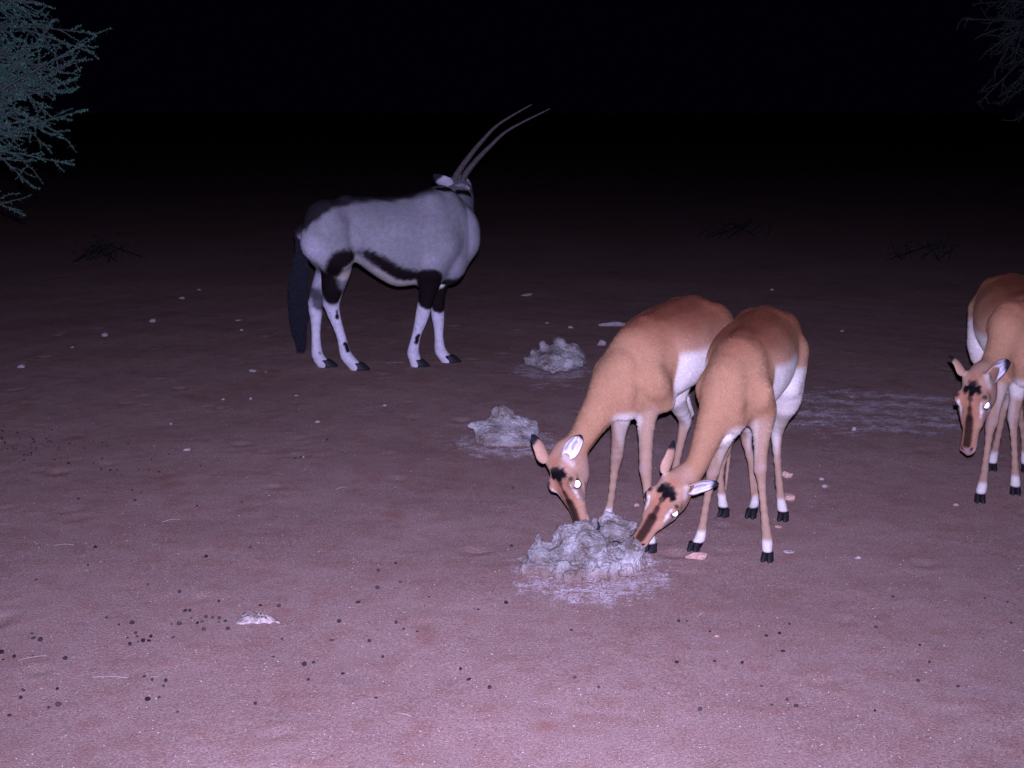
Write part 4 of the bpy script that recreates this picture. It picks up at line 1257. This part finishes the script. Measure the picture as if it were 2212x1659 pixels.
def ground_px(sx, sy): return G(sx, sy)
def stone(sx, sy, wpx, hratio, label, cat='stone', mi=0, k=0, name='stone', group=None, rot=None, depth=.8, sink=.35):
    """wpx: width in photograph pixels; foot at (sx, sy)"""
    p = ground_px(sx, sy)
    dist = np.linalg.norm(p - CAMP)
    w = wpx / 3.1875 * dist / FOC * .5
    o = bpy.data.objects.new(name, stone_src[(k % 6, mi)])
    o.scale = (w, w * depth, w * hratio)
    o.rotation_euler = (random.uniform(-.15, .15), random.uniform(-.15, .15), rot if rot is not None else random.uniform(-.6, .6))
    o.location = (float(p[0]), float(p[1] + w * .4), float(gz(p[0], p[1]) + w * hratio * (1 - 2 * sink) * .85))
    col.objects.link(o)
    tag(o, label, cat, group)
    return o
K = 1 / .6777
stone(1507 * K, 1212 * K, 88, .30, 'flat pinkish stone slab lying against an impala forehoof', mi=1, k=0, rot=.15, depth=.6, sink=.2)
stone(1700 * K, 1033 * K, 48, .7, 'rough pink stone behind an impala hind leg, the upper of two', mi=1, k=1, group='stones behind the impala hind hooves')
stone(1706 * K, 1080 * K, 62, .5, 'wedge shaped pale pink stone beside a black leg tuft', mi=1, k=2, rot=-.5)
stone(1683 * K, 1140 * K, 30, .45, 'small pink stone just before an impala hind hoof', mi=1, k=3)
stone(1706 * K, 1194 * K, 40, .35, 'low pale stone half sunk beside an impala foreleg', mi=0, k=4)
stone(1853 * K, 1206 * K, 24, .6, 'small pointed pale stone alone on open sand', mi=0, k=5)
stone(1377 * K, 1092 * K, 24, .7, 'small squarish pink stone between impala forelegs', mi=1, k=3)
stone(1845 * K, 932 * K, 21, .9, 'round pale pebble at the edge of the whitish crust', mi=0, k=1)
stone(1776 * K, 1038 * K, 16, .8, 'pale pebble next to a slightly wider one', mi=0, k=2)
stone(1782 * K, 1054 * K, 24, .6, 'oval pale stone just before a smaller pebble', mi=0, k=0)
stone(2066 * K, 1092 * K, 24, .5, 'dull pink stone near the lone impala forehoof', mi=1, k=4)
stone(1560 * K, 1340 * K, 1, .5, 'tiny pale chip on the sand', mi=0, k=4) if False else None
def flat_stone():
    qs = 1100 / 2212
    out = [(1512, 578), (1522, 548), (1545, 540), (1562, 512), (1600, 505), (1650, 520), (1692, 524), (1712, 545), (1748, 540), (1770, 552), (1795, 575), (1755, 568), (1728, 577), (1695, 573), (1655, 579), (1610, 576), (1560, 584)]
    ring = np.array([G(x * qs, 1700 + y * qs) for x, y in out])
    ring = catmull(np.vstack([ring, ring[:1]]), 4)[:-1]
    c = ring.mean(0); V_ = []; F_ = []; n = len(ring)
    r = random.Random(8)
    sc = [1.04, 1.0, .88, .7, .5, .28]; hz_ = [-.02, .001, .005, .008, .009, .009]
    for k_, z in zip(sc, hz_):
        for p in ring:
            q = c + (p - c) * (k_ * (1 + (.06 * r.gauss(0, 1) if k_ < 1 else .02 * r.gauss(0, 1))))
            V_.append((q[0], q[1], gz(q[0], q[1]) + z + (.004 * r.gauss(0, 1) if z > .005 else 0)))
    for a in range(len(sc) - 1):
        for j_ in range(n):
            F_.append([a * n + j_, a * n + (j_ + 1) % n, (a + 1) * n + (j_ + 1) % n, (a + 1) * n + j_])
    F_.append([(len(sc) - 1) * n + j_ for j_ in range(n)])
    b_ = np.array((c[0], c[1], 0.0))
    o = mesh_obj('stone', V_, F_, plain_mat('whitish_stone', (0.34, 0.27, 0.21), .9, .05, 55.0, .5, .6, .006), None, b_)
    o.location = b_
    tag(o, 'wide flat whitish stone half buried among dark pellets', 'stone')
flat_stone()
stone(1550 * K, 1380 * K, 22, .5, 'small salmon coloured stone on the near sand', mi=1, k=5)
for (x, y, w, hr) in ((45, 795, 24, .7), (225, 728, 30, .6), (330, 697, 28, .6), (514, 692, 20, .45), (521, 714, 14, .8), (546, 803, 34, .35), (541, 862, 13, .8), (640, 856, 14, .6), (831, 878, 15, .6), (685, 914, 24, .45), (404, 975, 26, .5), (430, 627, 14, .7), (393, 646, 20, .6), (368, 915, 11, .8), (1140, 639, 52, .25), (1233, 709, 18, .7), (1668, 628, 15, .6), (1820, 716, 13, .6), (1460, 668, 14, .6), (1182, 700, 14, .5), (155, 753, 12, .7), (574, 804, 9, .6), (482, 863, 12, .7), (655, 988, 10, .6), (920, 655, 12, .6), (1330, 705, 110, .22), (1300, 745, 40, .7)):
    if w == 110: stone(x * K, y * K, w, hr, 'low flat pale rock slab behind the larger impala neck', mi=0, k=3, rot=.2, depth=.6)
    elif w == 40: stone(x * K, y * K, w, hr, 'lumpy grey stone just before the flat rock slab', mi=0, k=1)
    elif w == 52: stone(x * K, y * K, w, hr, 'long low pale stone lying out behind the oryx', mi=0, k=0, rot=.1)
    elif np.hypot(*(G(x * K, y * K)[:2] - (-.85, 8.6))) < .95: stone(x * K, y * K, w, hr, 'small pale stone on the sand close to the oryx hooves', mi=0, k=int(x) % 6, name='pebble', group='small pale stones by the oryx')
    else: stone(x * K, y * K, w, hr, 'small pale stone on open red sand away from the oryx', mi=0, k=int(x) % 6, name='pebble', group='small pale stones on the sand')

# ------------------------------------------------------------------ dung pellets
M_DUNG = plain_mat('dry_dung', (0.050, 0.040, 0.033), .9, .05, 3.0, .5, .6, .1)
_nt = M_DUNG.node_tree; _b = _nt.nodes['Principled BSDF']; _src = _b.inputs['Base Color'].links[0].from_socket
_oi = N(_nt, 'ShaderNodeObjectInfo')
_nt.links.new(mix(_nt, 1.0, _src, ramp(_nt, _oi.outputs['Random'], [(0.0, .4), (1.0, 1.7)]), 'MULTIPLY'), _b.inputs['Base Color'])
pel = []
for k in range(4):
    bm = bmesh.new(); bmesh.ops.create_icosphere(bm, subdivisions=2, radius=1.0)
    for v in bm.verts:
        q = v.co.copy()
        v.co.x *= 1.15
        if q.x > .5: v.co.x += .25 * (q.x - .5); v.co.yz = Vector((v.co.y, v.co.z)) * .9       # drawn out end
        if q.x < -.6: v.co.x += .45 * (-.6 - q.x) * 1.4                                      # dimpled end
        v.co += q * .09 * mnoise.noise(q * 2.2 + Vector((k * 5.1, 0, 0)))
    me = bpy.data.meshes.new('dung_pellet'); bm.to_mesh(me); bm.free()
    me.polygons.foreach_set('use_smooth', [True] * len(me.polygons)); me.materials.append(M_DUNG)
    pel.append(me)
def pellet(sx, sy, r=.0075):
    p = G(sx, sy)
    o = bpy.data.objects.new('dung_pellet', random.choice(pel))
    s = r * random.uniform(.55, 1.05)
    fl_z = random.choice((1, 1, .9, .75, .5))
    o.scale = (s * random.uniform(.85, 1.2), s * random.uniform(.8, 1.05), s * fl_z)
    o.rotation_euler = (random.uniform(-.5, .5) * fl_z, random.uniform(-.5, .5) * fl_z, random.uniform(0, 6.3))
    o.location = (float(p[0]), float(p[1]), float(gz(p[0], p[1]) + s * fl_z * random.uniform(.45, .75)))
    col.objects.link(o)
    fs = G(553 * 1.4756, 1345 * 1.4756); lk = g5(640, 1400)
    if np.hypot(p[0] - fs[0], p[1] - fs[1]) < .42: lb, gp = 'small dark dung pellet in the clump around the flat whitish stone', 'dung pellets around the flat stone'
    elif np.hypot(p[0] - lk[0], p[1] - lk[1]) < .75: lb, gp = 'small dark dung pellet lying near the large grey mineral lick', 'dung pellets near the large lick'
    else: lb, gp = 'small round dark dung pellet on open sand away from stone and lick', 'dung pellets scattered on the sand'
    tag(o, lb, 'dung pellet', gp)
q = 1100 / 2212
for (x, y) in ((233, 305), (948, 330), (1150, 380), (1322, 160), (1605, 105), (565, 212), (612, 98), (683, 541), (845, 578), (1188, 497), (1216, 497), (1223, 541), (1100, 582), (1148, 584), (1265, 577), (1295, 568), (1320, 538), (1363, 543), (1406, 550), (1403, 570), (1445, 566), (1306, 621), (205, 641), (215, 674), (258, 687), (818, 669), (870, 640), (880, 662), (884, 695), (918, 690), (955, 688), (967, 661), (832, 710), (1110, 668), (8, 772), (22, 815), (92, 798), (212, 794), (420, 808), (1789, 472), (1669, 468), (1403, 440), (1752, 788), (1950, 837), (2010, 818), (1808, 673), (2174, 567), (2126, 680), (1976, 930), (1063, 938), (1048, 970), (925, 912), (975, 932), (367, 994), (150, 1009), (133, 1053), (312, 1112), (373, 1096), (945, 1058), (1020, 1042), (1138, 1138), (1637, 1083), (60, 1165), (1460, 615), (762, 585)):
    pellet(x * q, 1700 + y * q)
for (x, y) in ((503, 390), (392, 490), (905, 352), (848, 337), (1550, 415), (1930, 114), (752, 203), (708, 201), (955, 204), (1018, 215), (887, 201), (1082, 102), (1105, 102), (532, 140), (153, 108), (178, 108), (103, 65), (176, 265), (350, 135), (388, 124), (597, 14), (568, 16), (820, 30), (440, 160), (650, 195), (866, 402), (2098, 6), (1890, 126), (1286, 181), (970, 135), (155, 143), (600, 158), (222, 14), (268, 28), (312, 12), (1263, 440)):
    pellet(x * q, 1400 + y * q, .0065)
q2 = 1164 / 2212
for (x, y) in ((310, 228), (790, 187), (730, 241), (1313, 200), (1418, 8), (1973, 15), (2112, 36), (338, 408), (504, 417), (750, 347), (250, 695), (776, 636), (830, 675), (685, 664), (1308, 706), (622, 550), (1812, 557), (1638, 408), (1568, 526), (2135, 160), (110, 411), (650, 257), (1580, 303), (120, 162), (168, 160)):
    pellet(2100 + x * q2, 1900 + y * q2, .0068)
for (x, y) in ((1105, 1180), (855, 1217), (815, 1272), (775, 1301), (1108, 1052), (1545, 1120), (1415, 1082), (1170, 1000)):
    pellet(x * K, y * K, .007)
q3 = 1000 / 2212
for (x, y) in ((450, 168), (610, 127), (305, 268), (815, 230), (180, 402), (580, 404), (635, 447), (730, 465), (392, 530), (487, 640), (1035, 733), (205, 757), (1095, 808), (1240, 870), (1160, 322), (1838, 812), (2008, 878), (1815, 467), (455, 42), (440, 930), (1355, 275)):
    pellet(1000 + x * q3, 1800 + y * q3, .0072)
for i in range(45):
    x = random.uniform(0, 900) * random.random() ** .3; y = random.gauss(1330, 60)
    if 1180 < y < 1500: pellet(x * q3, 800 + y * q3 - 0, .0058) if y < 1540 else None

# ------------------------------------------------------------------ loose grit, straws
def scatter_grit(name, n, rmin, rmax, colr, label, seed):
    r = np.random.default_rng(seed)
    V = []; F = []
    for i in range(n):
        y = 2.9 + 7.5 * r.random() ** 1.6; x = r.uniform(-.46, .46) * (y + .4)
        s = rmin + (rmax - rmin) * r.random() ** 2.5
        z = float(gz(x, y)) + s * .2
        b = len(V)
        a = r.uniform(0, 6.28); e = s * r.uniform(.6, 1.0)
        for (dx, dy, dz_) in ((1, 0, 0), (0, .8, 0), (-1, 0, 0), (0, -.8, 0), (.1, 0, .7), (0, .1, -.6)):
            V.append((x + (dx * math.cos(a) - dy * math.sin(a)) * s, y + (dx * math.sin(a) + dy * math.cos(a)) * e, z + dz_ * s))
        for t in ((0, 1, 4), (1, 2, 4), (2, 3, 4), (3, 0, 4), (1, 0, 5), (2, 1, 5), (3, 2, 5), (0, 3, 5)):
            F.append([b + q for q in t])
    m = plain_mat(name, colr, .85, .2, 300.0, .3, .2, .001)
    o = mesh_obj(name, V, F, m, None, None, False)
    tag(o, label, 'grit', None, 'stuff')
scatter_grit('pale_grit', 5000, .0008, .0032, (.42, .35, .31), 'fine pale grit strewn over the sand', 21)
scatter_grit('dark_crumbs', 1500, .0012, .0050, (.06, .045, .05), 'fine dark crumbs strewn over the sand', 22)

M_STRAW = plain_mat('dry_straw', (.36, .31, .25), .7, .3, 30.0, .2, .2, .002)
def straw(sx, sy, L_, ang, bendv):
    p = G(sx, sy)
    V_ = []; F_ = []
    for i in range(7):
        t = i / 6 - .5
        d = np.array((math.cos(ang), math.sin(ang), 0)); s = np.array((-d[1], d[0], 0))
        c = d * t * L_ + s * bendv * (t * t) * L_ + np.array((0, 0, .004 + .006 * (1 - 4 * t * t)))
        for j in range(5):
            a = 2 * math.pi * j / 5
            V_.append(c + (s * math.cos(a) + np.array((0, 0, 1)) * math.sin(a)) * .0008)
    for i in range(6):
        for j in range(5):
            F_.append([i * 5 + j, i * 5 + (j + 1) % 5, i * 5 + 5 + (j + 1) % 5, i * 5 + 5 + j])
    o = mesh_obj('straw', V_, F_, M_STRAW)
    o.location = (float(p[0]), float(p[1]), float(gz(p[0], p[1])))
    tag(o, 'thin dry straw lying loose on the sand', 'straw', 'straws on the sand')
for (x, y, L_, a, bv) in ((410 * q, 1700 + 86 * q, .075, .1, .2), (210 * q, 1700 + 815 * q, .085, .45, .3), (700 * q, 1700 + 928 * q, .11, -.05, .2), (1100 * q, 1400 + 535 * q, .075, .5, .2), (2190 * q, 1400 + 320 * q, .06, .7, .3), (1330 * .2712 + 900, 800 + 1330 * .2712, .13, .3, .5), (870 * K, 1545 * K, .05, -.4, .3), (1520 * K, 1330 * K, .05, 1.0, .5)):
    straw(x, y, L_, a, bv)

# ------------------------------------------------------------------ thorn trees at the edges
def leaf_mat(name, c):
    return attr_mat(name, .85, .05, 40.0, .2, .0, .001)
M_LEAF = leaf_mat('thorn_leaf', None)
M_BARK = plain_mat('thorn_bark', (.038, .042, .034), .9, .15, 30.0, .4, .6, .01)

def tube_to(V, F, pts, r0, r1, seg=5):
    pts = [np.asarray(p, float) for p in pts]
    n = len(pts); b = len(V)
    for i, p in enumerate(pts):
        d = nrm(pts[min(i + 1, n - 1)] - pts[max(i - 1, 0)])
        a = nrm(np.cross(d, (.3, .2, 1.0))); c = np.cross(d, a)
        r = r0 + (r1 - r0) * i / (n - 1)
        for j in range(seg):
            an = 2 * math.pi * j / seg
            V.append(p + r * (a * math.cos(an) + c * math.sin(an)))
    for i in range(n - 1):
        for j in range(seg):
            F.append([b + i * seg + j, b + i * seg + (j + 1) % seg, b + (i + 1) * seg + (j + 1) % seg, b + (i + 1) * seg + j])

def thorn_tree(label, trunk_xy, height, tips, seed, leafc, extra=60, ext=None, scale=1.0):
    """tips: world points of the branch ends; limbs sweep out to them from the stem"""
    r = random.Random(seed)
    base = np.array((trunk_xy[0], trunk_xy[1], 0.0))
    WV = []; WF = []; LV = []; LF = []; LC = []
    head = base + np.array((.1, -.05, height))
    fork = base + np.array((.05, 0, height * .28))
    tube_to(WV, WF, [base - (0, 0, .05), base + (.02, .01, height * .12), fork], .13 * scale, .10 * scale, 10)
    limbs = []
    for i in range(9):
        a = i * 2.4 + r.random()
        end = base + np.array((math.cos(a) * 1.0 * scale, math.sin(a) * .8 * scale, height * r.uniform(.4, .98)))
        mid = (fork + end) / 2 + np.array((r.gauss(0, .1), r.gauss(0, .1), .12))
        c = catmull([fork, mid, end], 5)
        tube_to(WV, WF, c, .07 * scale, .025 * scale, 7)
        limbs += list(c[4:])
    limbs = np.array(limbs)
    def leaf(p, d, s):
        d = nrm(np.asarray(d)); sd = nrm(np.cross(d, (r.gauss(0, 1), r.gauss(0, 1), r.gauss(0, 1)))) * s * .21
        b = len(LV)
        LV.extend([p, p + d * s * .5 + sd, p + d * s, p + d * s * .5 - sd])
        LF.append([b, b + 1, b + 2, b + 3])
        k = r.uniform(.35, 1.35)
        LC.extend([np.array(leafc) * k] * 4)
    def twig(a, d, L, lev):
        n = 5
        pts = [np.asarray(a, float)]; d = nrm(d)
        for i in range(n):
            d = nrm(d + np.array((r.gauss(0, .13), r.gauss(0, .13), r.gauss(0, .13))))
            pts.append(pts[-1] + d * L / n)
        tube_to(WV, WF, pts, .0032 * scale, .0014 * scale, 4)
        for i in range(n):
            for q_ in range(11):
                t = r.random(); p = pts[i] + (pts[i + 1] - pts[i]) * t
                dd = np.array((r.gauss(0, 1), r.gauss(0, 1), r.gauss(0, 1))); dd = dd - (dd @ d) * d * .4
                leaf(p, dd, r.uniform(.005, .012) * scale)
            if r.random() < .5:
                dd = nrm(np.cross(d, (r.gauss(0, 1), r.gauss(0, 1), r.gauss(0, 1))))
                tube_to(WV, WF, [pts[i], pts[i] + dd * .03 * scale], .0012, .0004, 3)
        return pts
    def branch(tip, rad=.011):
        tip = np.asarray(tip, float)
        w = np.linalg.norm(limbs - tip, axis=1)
        st = limbs[np.argsort(w)[r.randrange(9)]]
        mid = (st + tip) / 2 + np.array((r.gauss(0, .04), r.gauss(0, .06), .02 + .06 * r.random()))
        c = catmull([st, mid, tip], 9)
        tube_to(WV, WF, c, rad * scale, .0022 * scale, 5)
        n = len(c)
        for i in range(3, n):
            d = nrm(c[min(i + 1, n - 1)] - c[i - 1])
            for q_ in range(1):
                dd = nrm(d * 1.2 + np.array((r.gauss(0, .5), r.gauss(0, .5), r.gauss(0, .5))))
                pts = twig(c[i], dd, r.uniform(.08, .22) * scale * (1 if i < n - 3 else .5), 1)
                if i < n - 5:
                    for u_ in range(1):
                        k_ = r.randrange(1, 5)
                        twig(pts[k_], nrm(dd + np.array((r.gauss(0, .7), r.gauss(0, .7), r.gauss(0, .7)))), r.uniform(.06, .14) * scale, 1)
            for q_ in range(16):
                leaf(c[i] + (c[i - 1] - c[i]) * r.random(), (r.gauss(0, 1), r.gauss(0, 1), r.gauss(0, 1)), r.uniform(.005, .013) * scale)
    for t in tips: branch(t)
    lo, hi = ext
    for i in range(extra):
        a = r.uniform(0, 2 * math.pi); e = math.acos(r.uniform(-.4, 1))
        rr = 1.0 - .35 * r.random()
        cc = (np.asarray(lo) + np.asarray(hi)) / 2; hh = (np.asarray(hi) - np.asarray(lo)) / 2
        branch(cc + hh * rr * np.array((math.cos(a) * math.sin(e), math.sin(a) * math.sin(e), math.cos(e))))
    root = empty('thorn_tree', base)
    tag(root, label, 'tree')
    mesh_obj('trunk', WV, WF, M_BARK, root, base)
    mesh_obj('crown', LV, LF, M_LEAF, root, base, False, np.array(LC))

rt = random.Random(4)
tipsL = [c9(x, y, 7.6 + rt.uniform(-.25, .25)) for (x, y) in ((300, 30), (210, 95), (200, 180), (705, 245), (650, 300), (640, 370), (545, 440), (535, 540), (525, 595), (520, 680), (345, 830), (595, 815), (405, 965), (490, 1030), (485, 1200), (195, 1185), (210, 1345), (360, 250), (420, 330), (440, 600), (400, 700), (350, 1090), (330, 480), (300, 620), (260, 560), (200, 640), (220, 400), (240, 330), (180, 500), (150, 720), (120, 420), (150, 300), (100, 820), (90, 600), (60, 900), (200, 880), (60, 520), (90, 1010), (30, 700), (40, 350), (170, 960), (20, 1110), (130, 560), (60, 60))]
tipsL += [c9(135, 1560, 7.5)]
thorn_tree('grey green thorn tree with dense spiny branches reaching in from the dark', (-4.35, 7.9), 3.4, tipsL, 11, (.045, .125, .070), 14, ((-5.2, 7.1, 1.2), (-3.3, 8.7, 3.3)))
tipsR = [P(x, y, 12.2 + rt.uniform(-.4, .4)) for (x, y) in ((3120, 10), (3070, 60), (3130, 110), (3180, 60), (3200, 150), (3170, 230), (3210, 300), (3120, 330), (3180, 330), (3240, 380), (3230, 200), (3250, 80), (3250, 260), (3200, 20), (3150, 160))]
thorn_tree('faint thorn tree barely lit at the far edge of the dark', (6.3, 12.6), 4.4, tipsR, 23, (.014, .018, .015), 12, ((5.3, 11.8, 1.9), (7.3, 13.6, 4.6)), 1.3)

# low bushes far back, almost lost in the dark
M_TWIG = plain_mat('dark_twig', (.010, .011, .009), .9, .1, 30.0, .4, .3, .01)
def bush(p, h, w, seed, label):
    r = random.Random(seed); base = np.array((p[0], p[1], 0.0))
    WV = []; WF = []; LV = []; LF = []; LC = []
    for i in range(11):
        a = r.uniform(0, 6.3); e = base + np.array((math.cos(a) * w * r.uniform(.3, 1), math.sin(a) * w * r.uniform(.3, 1), h * r.uniform(.5, 1)))
        m_ = base + (e - base) * .5 + np.array((0, 0, h * .15))
        b0_ = base + np.array((r.uniform(-w, w) * .7, r.uniform(-w, w) * .7, 0)); e = e * .55 + b0_ * .45 + np.array((0, 0, h * .3 * r.random())); m_ = (b0_ + e) / 2
        c = catmull([b0_, m_, e], 4)
        tube_to(WV, WF, c, .008, .002, 4)
        for k_ in range(16):
            q_ = c[r.randrange(2, len(c))] + np.array((r.gauss(0, .07), r.gauss(0, .07), r.gauss(0, .05)))
            d = nrm((r.gauss(0, 1), r.gauss(0, 1), r.gauss(0, 1))); s = r.uniform(.02, .04)
            sd = nrm(np.cross(d, (r.gauss(0, 1), 1, 0))) * s * .3
            b = len(LV); LV += [q_, q_ + d * s * .5 + sd, q_ + d * s, q_ + d * s * .5 - sd]; LF.append([b, b + 1, b + 2, b + 3])
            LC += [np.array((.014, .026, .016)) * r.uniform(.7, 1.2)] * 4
    root = empty('low_bush', base); tag(root, label, 'bush')
    mesh_obj('stems', WV, WF, M_TWIG, root, base)
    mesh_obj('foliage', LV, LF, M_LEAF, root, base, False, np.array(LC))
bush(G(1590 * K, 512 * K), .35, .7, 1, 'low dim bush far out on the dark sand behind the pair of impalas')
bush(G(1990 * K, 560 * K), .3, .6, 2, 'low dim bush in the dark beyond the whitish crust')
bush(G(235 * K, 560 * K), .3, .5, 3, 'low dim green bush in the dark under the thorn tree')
